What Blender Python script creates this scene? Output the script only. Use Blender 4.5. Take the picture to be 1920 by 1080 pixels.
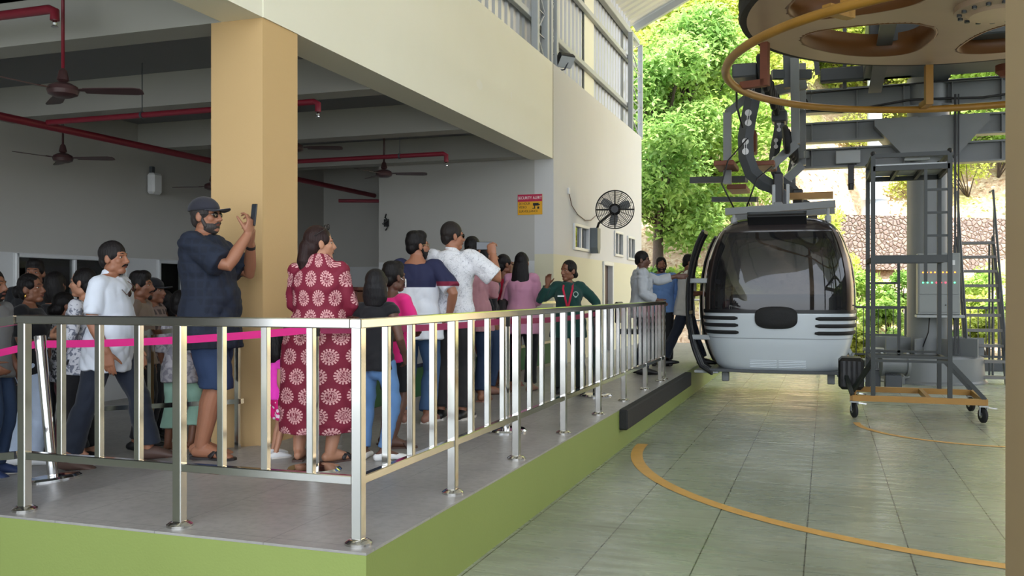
import bpy, math, random
import numpy as np
from mathutils import Vector, Matrix
random.seed(7); rng = np.random.default_rng(7)
for o in list(bpy.data.objects): bpy.data.objects.remove(o)
SC = bpy.context.scene; COL = SC.collection
PI = math.pi
# ---------------------------------------------------------------- camera
FPX = 1709.0; YAW = math.atan(589/1709.0); CAMH = 1.53
cam = bpy.data.cameras.new('camera'); cam_ob = bpy.data.objects.new('camera', cam); COL.objects.link(cam_ob)
cam_ob.location = (0, 0, CAMH); cam_ob.rotation_euler = (PI/2, 0, YAW)
cam.sensor_width = 36; cam.lens = 36*FPX/1920; cam.shift_y = 7/1920; cam.clip_end = 400
SC.camera = cam_ob
# ---------------------------------------------------------------- sky, sun, exposure
W = bpy.data.worlds.new('sky'); SC.world = W; W.use_nodes = True
wn = W.node_tree.nodes; wl = W.node_tree.links
sky = wn.new('ShaderNodeTexSky'); sky.sky_type = 'NISHITA'; sky.sun_disc = False
sky.sun_elevation = math.radians(58); sky.sun_rotation = math.radians(150); sky.altitude = 100
sky.air_density = 1.0; sky.dust_density = 4.0; sky.ozone_density = 1.0
wmix = wn.new('ShaderNodeMix'); wmix.data_type = 'RGBA'; wmix.inputs[0].default_value = 0.75
wmix.inputs[7].default_value = (7.3, 7.9, 8.7, 1)
wl.new(sky.outputs[0], wmix.inputs[6]); wl.new(wmix.outputs[2], wn['Background'].inputs[0])
wn['Background'].inputs[1].default_value = 0.20
sun = bpy.data.lights.new('sun', 'SUN'); sun_ob = bpy.data.objects.new('sun', sun); COL.objects.link(sun_ob)
sun.energy = 5.0; sun.angle = math.radians(2.0); sun.color = (1, .97, .93)
sun_ob.rotation_euler = (math.radians(24), math.radians(8), math.radians(0)); sun_ob.location = (0, -10, 30)
SC.view_settings.view_transform = 'Standard'; SC.view_settings.look = 'None'
SC.view_settings.gamma = 1.0; SC.view_settings.use_curve_mapping = False
SC.view_settings.exposure = 1.5
SC.cycles.max_bounces = 10; SC.cycles.diffuse_bounces = 5; SC.cycles.glossy_bounces = 5
SC.cycles.transparent_max_bounces = 12; SC.cycles.sample_clamp_indirect = 6; SC.cycles.caustics_reflective = False
SC.cycles.use_denoising = True
# ---------------------------------------------------------------- measuring helpers
FV = np.array([-math.sin(YAW), math.cos(YAW)]); RV = np.array([math.cos(YAW), math.sin(YAW)])
def atd(u, v, d):
    p = FV*d + RV*((u-960)/FPX*d); return np.array([p[0], p[1], CAMH-(v-547)/FPX*d])
def aty(u, v, Y):
    k = FV+RV*((u-960)/FPX); return atd(u, v, Y/k[1])
def atx(u, v, X):
    k = FV+RV*((u-960)/FPX); return atd(u, v, X/k[0])
PZ = 0.40                                  # platform level; it ramps down to the left of RX
RX = -3.95
def zf(x):
    return PZ if x > RX else max(PZ-0.12*(RX-x), 0.05)
# ---------------------------------------------------------------- materials
def lin(c):
    return tuple(((x/255)/12.92 if x/255 <= .04045 else ((x/255+.055)/1.055)**2.4) for x in c)
MATS = {}
def mat(name, rgb, rough=.6, metal=0, var=.12, scale=6, bump=0, bscale=60, spec=.5, coat=0, sheen=0):
    if name in MATS: return MATS[name]
    m = bpy.data.materials.new(name); m.use_nodes = True; MATS[name] = m
    n = m.node_tree.nodes; l = m.node_tree.links; b = n['Principled BSDF']
    c = lin(rgb)
    tc = n.new('ShaderNodeTexCoord'); no = n.new('ShaderNodeTexNoise'); no.inputs['Scale'].default_value = scale
    no.inputs['Detail'].default_value = 5
    l.new(tc.outputs['Object'], no.inputs['Vector'])
    mx = n.new('ShaderNodeMix'); mx.data_type = 'RGBA'
    mx.inputs[6].default_value = tuple(x*(1-var) for x in c)+(1,); mx.inputs[7].default_value = tuple(min(1, x*(1+var)) for x in c)+(1,)
    l.new(no.outputs[0], mx.inputs[0]); l.new(mx.outputs[2], b.inputs['Base Color'])
    b.inputs['Roughness'].default_value = rough; b.inputs['Metallic'].default_value = metal
    b.inputs['Specular IOR Level'].default_value = spec; b.inputs['Coat Weight'].default_value = coat
    b.inputs['Sheen Weight'].default_value = sheen
    if bump:
        n2 = n.new('ShaderNodeTexNoise'); n2.inputs['Scale'].default_value = bscale; n2.inputs['Detail'].default_value = 3
        bp = n.new('ShaderNodeBump'); bp.inputs['Strength'].default_value = bump; bp.inputs['Distance'].default_value = .02
        l.new(tc.outputs['Object'], n2.inputs['Vector']); l.new(n2.outputs[0], bp.inputs['Height']); l.new(bp.outputs[0], b.inputs['Normal'])
    return m
class NT:                                   # small node builder for pattern materials
    def __init__(s, name, rough=.7):
        s.m = bpy.data.materials.new(name); s.m.use_nodes = True; MATS[name] = s.m
        s.n = s.m.node_tree.nodes; s.l = s.m.node_tree.links; s.b = s.n['Principled BSDF']; s.b.inputs['Roughness'].default_value = rough
        tc = s.n.new('ShaderNodeTexCoord'); sp = s.n.new('ShaderNodeSeparateXYZ'); s.l.new(tc.outputs['Object'], sp.inputs[0])
        s.obj = tc.outputs['Object']; s.x, s.y, s.z = sp.outputs
    def put(s, i, v):
        if isinstance(v, (int, float)): i.default_value = v
        elif isinstance(v, tuple): i.default_value = v if len(v) == 4 else v+(1,)
        else: s.l.new(v, i)
    def ma(s, op, a, b=0, c=0):
        k = s.n.new('ShaderNodeMath'); k.operation = op
        s.put(k.inputs[0], a); s.put(k.inputs[1], b); s.put(k.inputs[2], c); return k.outputs[0]
    def noise(s, scale, detail=4, vec=None, dist=0):
        k = s.n.new('ShaderNodeTexNoise'); k.inputs['Scale'].default_value = scale; k.inputs['Detail'].default_value = detail
        k.inputs['Distortion'].default_value = dist; s.l.new(vec or s.obj, k.inputs['Vector']); return k.outputs[0]
    def voro(s, scale, feat='F1', vec=None, out=0):
        k = s.n.new('ShaderNodeTexVoronoi'); k.feature = feat; k.inputs['Scale'].default_value = scale
        s.l.new(vec or s.obj, k.inputs['Vector']); return k.outputs[out]
    def step(s, v, a, b):
        k = s.n.new('ShaderNodeMapRange'); k.inputs[1].default_value = a; k.inputs[2].default_value = b; s.put(k.inputs[0], v); return k.outputs[0]
    def mix(s, f, a, b):
        k = s.n.new('ShaderNodeMix'); k.data_type = 'RGBA'; s.put(k.inputs[0], f); s.put(k.inputs[6], a); s.put(k.inputs[7], b); return k.outputs[2]
    def color(s, c): s.put(s.b.inputs['Base Color'], c)
    def bump(s, h, st=.3, d=.02):
        k = s.n.new('ShaderNodeBump'); k.inputs['Strength'].default_value = st; k.inputs['Distance'].default_value = d
        s.l.new(h, k.inputs['Height']); s.l.new(k.outputs[0], s.b.inputs['Normal'])
    def vec(s, x, y, z):
        k = s.n.new('ShaderNodeCombineXYZ'); s.put(k.inputs[0], x); s.put(k.inputs[1], y); s.put(k.inputs[2], z); return k.outputs[0]
# ---------------------------------------------------------------- mesh helpers
def nrm(v):
    v = np.asarray(v, float); return v/(np.linalg.norm(v)+1e-12)
class MB:
    def __init__(s): s.v = []; s.f = []
    def add(s, v, f):
        k = len(s.v); s.v += [tuple(map(float, p)) for p in v]; s.f += [tuple(i+k for i in q) for q in f]; return s
    def box(s, c, d, M=None, bev=0):
        x, y, z = [q/2 for q in d]
        if bev:
            b = min(bev, x*.9, y*.9, z*.9); pts = []; 
            P = lambda sx, sy, sz, k: (sx*(x-(0 if k == 0 else b)), sy*(y-(0 if k == 1 else b)), sz*(z-(0 if k == 2 else b)))
            idx = {}; 
            for sx in (-1, 1):
                for sy in (-1, 1):
                    for sz in (-1, 1):
                        for k in range(3): idx[sx, sy, sz, k] = len(pts); pts.append(P(sx, sy, sz, k))
            f = []
            for q in (-1, 1):
                f.append([idx[q, -1, -1, 0], idx[q, 1, -1, 0], idx[q, 1, 1, 0], idx[q, -1, 1, 0]][::q])
                f.append([idx[-1, q, -1, 1], idx[-1, q, 1, 1], idx[1, q, 1, 1], idx[1, q, -1, 1]][::q])
                f.append([idx[-1, -1, q, 2], idx[1, -1, q, 2], idx[1, 1, q, 2], idx[-1, 1, q, 2]][::q])
                for r in (-1, 1):
                    f.append([idx[q, r, -1, 0], idx[q, r, -1, 1], idx[q, r, 1, 1], idx[q, r, 1, 0]][::-q*r])
                    f.append([idx[q, -1, r, 0], idx[q, -1, r, 2], idx[q, 1, r, 2], idx[q, 1, r, 0]][::q*r])
                    f.append([idx[-1, q, r, 1], idx[-1, q, r, 2], idx[1, q, r, 2], idx[1, q, r, 1]][::-q*r])
                    for t in (-1, 1): f.append([idx[q, r, t, 0], idx[q, r, t, 1], idx[q, r, t, 2]][::q*r*t])
            v = pts
        else:
            v = [(-x, -y, -z), (x, -y, -z), (x, y, -z), (-x, y, -z), (-x, -y, z), (x, -y, z), (x, y, z), (-x, y, z)]
            f = [(0, 3, 2, 1), (4, 5, 6, 7), (0, 1, 5, 4), (1, 2, 6, 5), (2, 3, 7, 6), (3, 0, 4, 7)]
        v = np.array(v)
        if M is not None: v = v@np.array(M).T
        return s.add(v+np.array(c), f)
    def bx(s, x0, x1, y0, y1, z0, z1, bev=0):
        return s.box(((x0+x1)/2, (y0+y1)/2, (z0+z1)/2), (x1-x0, y1-y0, z1-z0), None, bev)
    def bar(s, a, b, w, h=None, up=(0, 0, 1)):           # rectangular bar from a to b
        a = np.array(a, float); b = np.array(b, float); h = h or w; t = nrm(b-a)
        if abs(np.dot(t, nrm(up))) > .98: up = (1, 0, 0) if abs(t[0]) < .9 else (0, 1, 0)
        x = nrm(np.cross(up, t)); z = np.cross(t, x)
        return s.box((a+b)/2, (w, np.linalg.norm(b-a), h), np.stack([x, t, z], 1))
    def tube(s, pts, r, n=10, hint=None, cap=True, closed=False, round_=False):
        P = [np.array(p, float) for p in pts]; m = len(P)
        R = r if isinstance(r, list) else [r]*m
        R = [q if isinstance(q, (list, tuple)) else (q, q) for q in R]
        T = []
        for i in range(m):
            a = P[(i-1) % m] if (closed or i > 0) else P[i]; b = P[(i+1) % m] if (closed or i < m-1) else P[i]
            T.append(nrm(b-a))
        if round_:
            for e, sg in ((0, -1), (-1, 1)):
                for k, q in ((.55, .82), (.9, .42)):
                    bb = max(min(R[e]), .2*max(R[e])); 
                    if e == 0:
                        if k == .55: base = P[0].copy(); rb = R[0]; tb = T[0]; ins = []
                        ins.insert(0, (base-tb*min(rb)*k, (rb[0]*q, rb[1]*q), tb))
                    else:
                        if k == .55: base = P[-1].copy(); rb = R[-1]; tb = T[-1]; ins = []
                        ins.append((base+tb*min(rb)*k, (rb[0]*q, rb[1]*q), tb))
                if e == 0: P = [i[0] for i in ins]+P; R = [i[1] for i in ins]+R; T = [i[2] for i in ins]+T
                else: P = P+[i[0] for i in ins]; R = R+[i[1] for i in ins]; T = T+[i[2] for i in ins]
            m = len(P)
        h = np.array(hint if hint is not None else ((1, 0, 0) if abs(T[0][0]) < .8 else (0, 0, 1)), float)
        V = []; 
        for i in range(m):
            t = T[i]; x = h-t*np.dot(h, t)
            if np.linalg.norm(x) < 1e-4: x = np.cross(t, (0, 0, 1)) if abs(t[2]) < .9 else np.cross(t, (0, 1, 0))
            x = nrm(x); y = np.cross(t, x)
            if hint is None: h = x
            for k in range(n):
                a = 2*PI*k/n; V.append(P[i]+x*R[i][0]*math.cos(a)+y*R[i][1]*math.sin(a))
        F = []
        for i in range(m if closed else m-1):
            j = (i+1) % m
            for k in range(n): F.append((i*n+k, i*n+(k+1) % n, j*n+(k+1) % n, j*n+k))
        if cap and not closed:
            F.append(tuple(range(n))[::-1]); F.append(tuple((m-1)*n+k for k in range(n)))
        return s.add(V, F)
    def ell(s, c, r, n=14, m=9, M=None):
        V = [(0, 0, -1)]; F = []
        for i in range(1, m):
            a = -PI/2+PI*i/m
            for k in range(n): b = 2*PI*k/n; V.append((math.cos(a)*math.cos(b), math.cos(a)*math.sin(b), math.sin(a)))
        V.append((0, 0, 1)); L = len(V)-1
        for k in range(n): F.append((0, 1+(k+1) % n, 1+k)); F.append((L, L-n+k, L-n+(k+1) % n))
        for i in range(m-2):
            for k in range(n): a = 1+i*n+k; b = 1+i*n+(k+1) % n; F.append((a, b, b+n, a+n))
        V = np.array(V)*np.array(r)
        if M is not None: V = V@np.array(M).T
        return s.add(V+np.array(c), F)
    def lathe(s, prof, c=(0, 0, 0), n=32, axis=None, closed=False):  # prof: (r, z)
        V = []; F = []; m = len(prof)
        for r, z in prof:
            for k in range(n): a = 2*PI*k/n; V.append((r*math.cos(a), r*math.sin(a), z))
        for i in range(m if closed else m-1):
            j = (i+1) % m
            for k in range(n): F.append((i*n+k, i*n+(k+1) % n, j*n+(k+1) % n, j*n+k))
        if not closed:
            if prof[0][0] > 1e-4: F.append(tuple(range(n))[::-1])
            if prof[-1][0] > 1e-4: F.append(tuple((m-1)*n+k for k in range(n)))
        V = np.array(V)
        if axis is not None:
            z = nrm(axis); x = nrm(np.cross((0, 1, 0) if abs(z[1]) < .9 else (1, 0, 0), z)); y = np.cross(z, x)
            V = V@np.stack([x, y, z], 1).T
        return s.add(V+np.array(c), F)
    def prism(s, poly, a, b, M=None):           # closed polygon (2D) extruded from a to b along the third axis; M maps (p, q, h) to xyz
        n = len(poly); V = np.array([(p, q, a) for p, q in poly]+[(p, q, b) for p, q in poly], float)
        if M is not None: V = V@np.array(M).T
        F = [tuple(range(n))[::-1], tuple(range(n, 2*n))]+[(k, (k+1) % n, n+(k+1) % n, n+k) for k in range(n)]
        return s.add(V, F)
    def mesh(s, name):
        me = bpy.data.meshes.new(name); me.from_pydata(s.v, [], s.f); me.update(); return me
    def build(s, name, m, parent=None, smooth=False, fix=True):
        me = s.mesh(name)
        if fix:
            import bmesh
            bm = bmesh.new(); bm.from_mesh(me); bmesh.ops.recalc_face_normals(bm, faces=bm.faces); bm.to_mesh(me); bm.free()
        return link(name, me, m, parent, smooth)
def link(name, me, m, parent=None, smooth=False):
    o = bpy.data.objects.new(name, me); COL.objects.link(o)
    if m: me.materials.append(m)
    if smooth:
        me.polygons.foreach_set('use_smooth', [True]*len(me.polygons))
        if smooth != True: me.set_sharp_from_angle(angle=math.radians(smooth))
    if parent: o.parent = parent
    return o
def tag(o, label=None, cat=None, group=None, kind=None):
    if label: o['label'] = label
    if cat: o['category'] = cat
    if group: o['group'] = group
    if kind: o['kind'] = kind
    return o
def empty(name, loc, label, cat, group=None, rz=0):
    o = bpy.data.objects.new(name, None); COL.objects.link(o); o.location = tuple(map(float, loc)); o.rotation_euler = (0, 0, rz)
    o.empty_display_size = .1
    return tag(o, label, cat, group)
def struct(o): o['kind'] = 'structure'; return o
def copy_tree(o, parent=None):
    c = o.copy(); COL.objects.link(c)
    if parent: c.parent = parent
    for ch in list(o.children): copy_tree(ch, c)
    return c
def text(name, s, size, loc, rot, m, parent=None, depth=.002, align='CENTER', sx=1):
    cu = bpy.data.curves.new(name, 'FONT'); cu.body = s; cu.size = size; cu.extrude = depth; cu.align_x = align; cu.align_y = 'CENTER'
    o = bpy.data.objects.new(name, cu); COL.objects.link(o); o.location = loc; o.rotation_euler = rot; o.scale = (sx, 1, 1)
    dg = bpy.context.evaluated_depsgraph_get(); me = bpy.data.meshes.new_from_object(o.evaluated_get(dg)); bpy.data.objects.remove(o); bpy.data.curves.remove(cu)
    o = link(name, me, None, parent); me.materials.clear(); me.materials.append(m); o.location = loc; o.rotation_euler = rot; o.scale = (sx, 1, 1)
    return o
# ---------------------------------------------------------------- shared materials
steel = mat('polished_steel', (205, 203, 198), .13, 1, .04, 3)
chrome = mat('chrome_tube', (215, 215, 215), .08, 1, .03)
dgrey = mat('dark_grey_paint', (74, 78, 82), .45, .0, .15, 3, .05)
mgrey = mat('mid_grey_paint', (124, 127, 128), .45, .0, .12, 2, .05)
lgrey = mat('light_grey_paint', (172, 176, 178), .5, .0, .1, 2)
black = mat('black_plastic', (22, 22, 24), .45, 0, .15)
rubber = mat('black_rubber', (28, 28, 29), .75, 0, .2, 5, .2)
yellow_steel = mat('yellow_brown_steel', (158, 114, 40), .45, 0, .25, 4, .08)
bronze = mat('brown_painted_plate', (180, 156, 134), .45, 0, .15, 1.5)
bronze_lip = mat('dark_brown_lip', (112, 70, 32), .45, 0, .2, 3)
rust = mat('red_brown_steel', (120, 66, 44), .6, 0, .2, 6)
redpipe = mat('maroon_pipe', (128, 30, 46), .45, 0, .12)
white_plastic = mat('white_plastic', (225, 226, 226), .4, 0, .05)
white_shell = mat('white_gloss_shell', (208, 216, 222), .25, 0, .03, 1, 0, 60, .5, .4)
wood_brown = mat('dark_red_wood', (92, 44, 30), .5, 0, .3, 4)
shaded_belt = mat('shaded_magenta_webbing', (150, 44, 84), .7, 0, .1, 20)  # magenta webbing again, with the shade past the corner put into its colour
pinkbelt = mat('magenta_webbing', (214, 24, 124), .7, 0, .1, 20)
green_panel = mat('green_panel', (18, 92, 48), .5, 0, .1)
fanbrown = mat('brown_fan_enamel', (70, 46, 46), .4, 0, .1)
def glass(name, tint, rough=.03, refl=1.0, body=0):
    m = bpy.data.materials.new(name); m.use_nodes = True; n = m.node_tree.nodes; l = m.node_tree.links
    n.remove(n['Principled BSDF']); out = n['Material Output']
    tr = n.new('ShaderNodeBsdfTransparent'); tr.inputs[0].default_value = tint+(1,)
    gl = n.new('ShaderNodeBsdfGlossy'); gl.inputs['Roughness'].default_value = rough; gl.inputs[0].default_value = (refl,)*3+(1,)
    fr = n.new('ShaderNodeFresnel'); fr.inputs[0].default_value = 1.5
    mx = n.new('ShaderNodeMixShader'); l.new(fr.outputs[0], mx.inputs[0])
    src = tr.outputs[0]
    if body:
        df = n.new('ShaderNodeBsdfDiffuse'); df.inputs[0].default_value = (.05, .05, .055, 1)
        m2 = n.new('ShaderNodeMixShader'); m2.inputs[0].default_value = body; l.new(src, m2.inputs[1]); l.new(df.outputs[0], m2.inputs[2]); src = m2.outputs[0]
    l.new(src, mx.inputs[1]); l.new(gl.outputs[0], mx.inputs[2]); l.new(mx.outputs[0], out.inputs[0]); return m
dark_glass = glass('tinted_glass', (.15, .155, .17), body=.3)
clear_glass = glass('window_glass', (.5, .55, .55))
# platform stone: grey tiles with a worn sheen
t = NT('grey_stone_tiles', .3)
n1 = t.noise(1.6, 6); n2 = t.noise(26, 4)
g = t.mix(t.step(n1, .35, .65), lin((150, 147, 144)), lin((170, 167, 163)))
g = t.mix(t.ma('MULTIPLY', t.step(n2, .45, .75), .25), g, lin((126, 124, 122)))
fx = t.ma('ABSOLUTE', t.ma('SUBTRACT', t.ma('FRACT', t.ma('DIVIDE', t.x, .6)), .5)); fy = t.ma('ABSOLUTE', t.ma('SUBTRACT', t.ma('FRACT', t.ma('DIVIDE', t.y, .6)), .5))
jt = t.step(t.ma('MAXIMUM', fx, fy), .4935, .498)
t.color(t.mix(t.ma('MULTIPLY', jt, .5), g, lin((84, 83, 83)))); t.bump(n2, .05, .006)
t.put(t.b.inputs['Roughness'], t.ma('ADD', t.ma('MULTIPLY', n2, .25), .26)); stone = t.m
# lower floor: grey-green polished tiles with streaks
t = NT('green_grey_floor_tiles', .3)
sv = t.vec(t.ma('MULTIPLY', t.x, .6), t.ma('MULTIPLY', t.y, 4.5), 0)
n1 = t.noise(.8, 6); n2 = t.noise(3.0, 7, sv, .4)
g = t.mix(t.step(n1, .38, .62), lin((138, 144, 128)), lin((160, 165, 150)))
g = t.mix(t.ma('MULTIPLY', t.step(n2, .48, .75), .4), g, lin((112, 108, 92)))
fx = t.ma('ABSOLUTE', t.ma('SUBTRACT', t.ma('FRACT', t.ma('DIVIDE', t.ma('ADD', t.x, .116), .58)), .5)); fy = t.ma('ABSOLUTE', t.ma('SUBTRACT', t.ma('FRACT', t.ma('DIVIDE', t.y, .58)), .5))
jt = t.ma('MAXIMUM', t.ma('MULTIPLY', t.step(fx, .490, .496), .9), t.ma('MULTIPLY', t.step(fy, .492, .497), .35))
t.color(t.mix(jt, g, lin((62, 60, 54)))); t.bump(n2, .03, .006)
t.put(t.b.inputs['Roughness'], t.ma('ADD', t.ma('MULTIPLY', t.step(n2, .3, .8), .25), .2)); floor_m = t.m
t = NT('green_painted_plaster', .55)
n1 = t.noise(1.2, 6); t.color(t.mix(n1, lin((132, 147, 76)), lin((142, 157, 86)))); t.bump(t.noise(90), .05); green_wall = t.m
t = NT('cream_plaster', .7)
n1 = t.noise(.9, 6); c = t.mix(n1, lin((234, 230, 208)), lin((242, 239, 222)))
sp = t.step(t.noise(2.2, 2), .72, .735)
t.color(t.mix(t.ma('MULTIPLY', sp, .5), c, lin((240, 238, 228)))); t.bump(t.noise(70), .04); cream = t.m
t = NT('ochre_plaster', .65)
n1 = t.noise(1.1, 5); t.color(t.mix(n1, lin((200, 166, 114)), lin((208, 174, 124)))); t.bump(t.noise(80), .04); ochre = t.m
t = NT('two_tone_grey_plaster', .7)          # hall walls: grey above, paler below the dado line at 2.0 m
n1 = t.noise(.8, 4); c = t.mix(n1, lin((176, 174, 167)), lin((186, 184, 177)))
t.color(t.mix(t.step(t.z, 2.0, 2.006), lin((206, 207, 206)), c)); t.bump(t.noise(70), .03); hall_wall = t.m
t = NT('cream_and_yellow_plaster', .7)        # outer wall: cream above, pale yellow dado below 2.1 m
n1 = t.noise(.9, 6); c = t.mix(n1, lin((200, 199, 196)), lin((210, 209, 207)))
t.color(t.mix(t.step(t.z, 2.1, 2.106), lin((214, 209, 180)), c)); t.bump(t.noise(70), .04); outer_wall = t.m
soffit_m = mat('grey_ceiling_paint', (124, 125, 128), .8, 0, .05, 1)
pillar_m = mat('brown_pillar_paint', (168, 143, 108), .6, 0, .06, 1)
arc_yellow = mat('faded_yellow_line_paint', (206, 158, 84), .5, 0, .2, 9)
sheet_m = mat('ribbed_metal_sheet', (176, 178, 180), .4, .3, .08, 2)
sheet_lt = mat('translucent_panel', (226, 224, 206), .5, 0, .05, 2)
# ================================================================ SETTING
def ridge_top(x): return zf(x)
xs = [-9.2, -6.8667, RX, -1.88]
body = MB(); top = MB()
for i in range(3):
    a, b = xs[i], xs[i+1]; za, zb = zf(a+1e-6)-.012, zf(b-1e-6)-.012
    if i == 1: zb = PZ-.012
    for (mb, lo, hi) in ((body, None, 0), (top, 0, .012)):
        y0, y1 = 3.52, 20.3
        if lo is None: v = [(a, y0, -.1), (b, y0, -.1), (b, y1, -.1), (a, y1, -.1), (a, y0, za), (b, y0, zb), (b, y1, zb), (a, y1, za)]
        else: v = [(a, y0, za+.0005), (b, y0, zb+.0005), (b, y1, zb+.0005), (a, y1, za+.0005), (a, y0, za+hi), (b, y0, zb+hi), (b, y1, zb+hi), (a, y1, za+hi)]
        mb.add(v, [(0, 3, 2, 1), (4, 5, 6, 7), (0, 1, 5, 4), (1, 2, 6, 5), (2, 3, 7, 6), (3, 0, 4, 7)])
struct(body.build('floor_platform_body', green_wall)); struct(top.build('floor_platform', stone))
struct(MB().bx(-16, 14, -9, 3.52, -.15, 0).bx(-1.88, 14, 3.52, 19.6, -.15, 0).build('floor', floor_m))
struct(MB().bx(-1.88, 14, 19.6, 20.1, -.15, .16, .01).build('trim_1', dgrey))
# black rubber fender along the platform edge
fd = MB().bx(-1.90, -1.80, 8.62, 13.0, PZ-.20, PZ-.005, .012)
tag(fd.build('rubber_fender', rubber), 'black rubber fender strip fixed along the platform edge before the cabin', 'fender')
# yellow arcs painted on the lower floor
def arc(c, r, w, a0, a1, n=60):
    V = []; F = []
    for i in range(n+1):
        a = a0+(a1-a0)*i/n
        for q in (r-w/2, r+w/2): V.append((c[0]+q*math.cos(a), c[1]+q*math.sin(a), .003))
    for i in range(n): F.append((2*i, 2*i+1, 2*i+3, 2*i+2))
    return MB().add(V, F)
struct(arc((1.78, 9.11), 3.52, .11, PI*1.003, PI*1.5+.9).build('trim_2', arc_yellow))
struct(arc((1.66, 11.396), 1.324, .075, PI*1.0, PI*1.5+.9).build('trim_3', arc_yellow))
# hall shell
struct(MB().bx(-9.4, -9.2, 2.6, 8.39, -.1, 4.6).bx(-9.4, -9.2, 8.39, 10.2, -.1, 1.0).bx(-9.4, -9.2, 8.39, 10.2, 1.97, 4.6).bx(-9.4, -9.2, 10.2, 10.86, -.1, 4.6)
       .bx(-9.4, -9.2, 10.86, 11.9, -.1, 1.0).bx(-9.4, -9.2, 10.86, 11.9, 1.97, 4.6).bx(-9.4, -9.2, 11.9, 15.7, -.1, 4.6).build('wall_left', hall_wall))
struct(MB().bx(-6.84, -4.2, 13.24, 13.44, 0, 3.9).build('wall_back', hall_wall))
struct(MB().bx(-6.84, -6.64, 13.44, 15.7, 0, 3.9).build('wall_recess', hall_wall))
struct(MB().bx(-9.2, -6.84, 15.5, 15.7, 0, 3.9).build('wall_recess_back', hall_wall))
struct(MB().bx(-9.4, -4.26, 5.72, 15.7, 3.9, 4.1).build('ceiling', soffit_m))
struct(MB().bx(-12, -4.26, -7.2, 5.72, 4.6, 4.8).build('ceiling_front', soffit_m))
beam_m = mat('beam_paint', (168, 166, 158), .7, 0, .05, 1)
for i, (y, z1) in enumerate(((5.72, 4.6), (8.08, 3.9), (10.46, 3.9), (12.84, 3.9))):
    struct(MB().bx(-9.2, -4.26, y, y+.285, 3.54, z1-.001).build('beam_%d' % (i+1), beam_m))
struct(MB().bx(-4.26, -3.9, 1.5, 13.24, 3.54, 4.98).build('wall_fascia', cream))
struct(MB().bx(-4.355, -3.905, 5.72, 6.187, zf(-4.36)-.05, 3.54).build('column_1', ochre))
struct(MB().bx(-3.9, -3.893, 5.715, 6.19, 3.54, 4.98).build('trim_4', cream))
struct(MB().bx(-3.9, -3.896, 13.20, 13.222, 3.54, 4.98).build('trim_5', mat('joint_sealant', (150, 142, 124), .8)))  # darker strip along the vertical wall joint
# the part of the station behind the viewpoint: the hall goes on to the left, the track side open but for an added wall
struct(MB().bx(-12, -9.6, -7.2, -7.0, 0, 4.6).build('wall_near', mat('grey_wall_paint', (120, 120, 116), .8)))
struct(MB().bx(-12, -11.8, -7.0, 3.52, 0, 4.6).build('wall_near_left', mat('grey_wall_paint', (120, 120, 116), .8)))
struct(MB().bx(-4.7, -3.9, -7.2, 1.5, 3.54, 4.98).build('wall_near_fascia', cream))
struct(MB().bx(11.0, 11.2, -7.2, 19.6, 0, 4.6).build('wall_light_block', mat('grey_wall_paint', (120, 120, 116), .8)))  # unseen wall, added to block low light on the platform side
# outer wall with openings
ys = [13.24]; holes = [(14.4, 15.35, 2.24, 2.63), (17.42, 18.15, 2.25, 2.70), (18.65, 19.35, 2.22, 2.67), (16.5, 17.2, .40, 2.03)]
ow = MB(); cuts = sorted(set([13.24, 20.2]+[h[0] for h in holes]+[h[1] for h in holes]))
for a, b in zip(cuts[:-1], cuts[1:]):
    h = [q for q in holes if q[0] <= a+1e-6 and q[1] >= b-1e-6]
    if not h: ow.bx(-4.2, -3.9, a, b, .0, 4.98)
    else:
        if h[0][2] > .45: ow.bx(-4.2, -3.9, a, b, 0, h[0][2])
        ow.bx(-4.2, -3.9, a, b, h[0][3], 4.98)
struct(ow.build('wall_right', outer_wall))
alu = mat('white_aluminium', (214, 216, 216), .4, .2, .04)
def win(i, X, y0, y1, z0, z1, sgn, panes, sash=.05):
    f = MB(); w = .05
    for a in (y0, y1): f.bx(X-.05, X+.05, a-w/2, a+w/2, z0-w/2, z1+w/2, .006)
    for z in (z0, z1): f.bx(X-.05, X+.05, y0, y1, z-w/2, z+w/2, .006)
    for k in range(1, panes): y = y0+(y1-y0)*k/panes; f.bx(X-.035, X+.035, y-w/2, y+w/2, z0, z1, .006)
    o = f.build('window_%d' % i, alu); struct(o)
    p = MB().bx(X-.01, X-.004, y0, y1, z0, z1).build('pane', clear_glass, o)
    ym = y0+(y1-y0)*(.62 if i == 1 else 1.0)
    MB().bx(X-.19, X-.18, y0-.1, ym+(.1 if i != 1 else 0), z0-.1, z1+.1).build('backing', mat('pale_blind', (120, 124, 126), .8) if i > 2 else mat('dim_room', (62, 66, 64), .8), o)  # backing sheet; on the hall windows its dark colour stands for the dim room
    if i == 1: MB().bx(X-.13, X-.12, ym, y1+.1, z0-.1, z1+.1).build('pane_reflection', mat('pale_blue_reflection', (172, 190, 204), .8), o)  # pale blue sheet standing in for the reflection in the glass
    return o
win(1, -9.2, 8.39, 10.2, 1.0, 1.97, 1, 2); win(2, -9.2, 10.86, 11.9, 1.0, 1.97, 1, 2)
win(3, -3.92, 14.4, 15.35, 2.24, 2.63, 1, 2); win(4, -3.92, 17.42, 18.15, 2.25, 2.70, 1, 2); win(5, -3.92, 18.65, 19.35, 2.22, 2.67, 1, 2)
fr = MB().bx(-4.0, -3.87, 16.44, 16.52, .4, 2.08, .008).bx(-4.0, -3.87, 17.18, 17.26, .4, 2.08, .008).bx(-3.99, -3.865, 16.43, 17.27, 2.02, 2.095, .008).build('door_1', alu); struct(fr)
MB().bx(-4.02, -3.97, 16.52, 17.18, .405, 2.02).build('door_leaf', mat('brown_door', (88, 66, 54), .5, 0, .1), fr)
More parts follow.
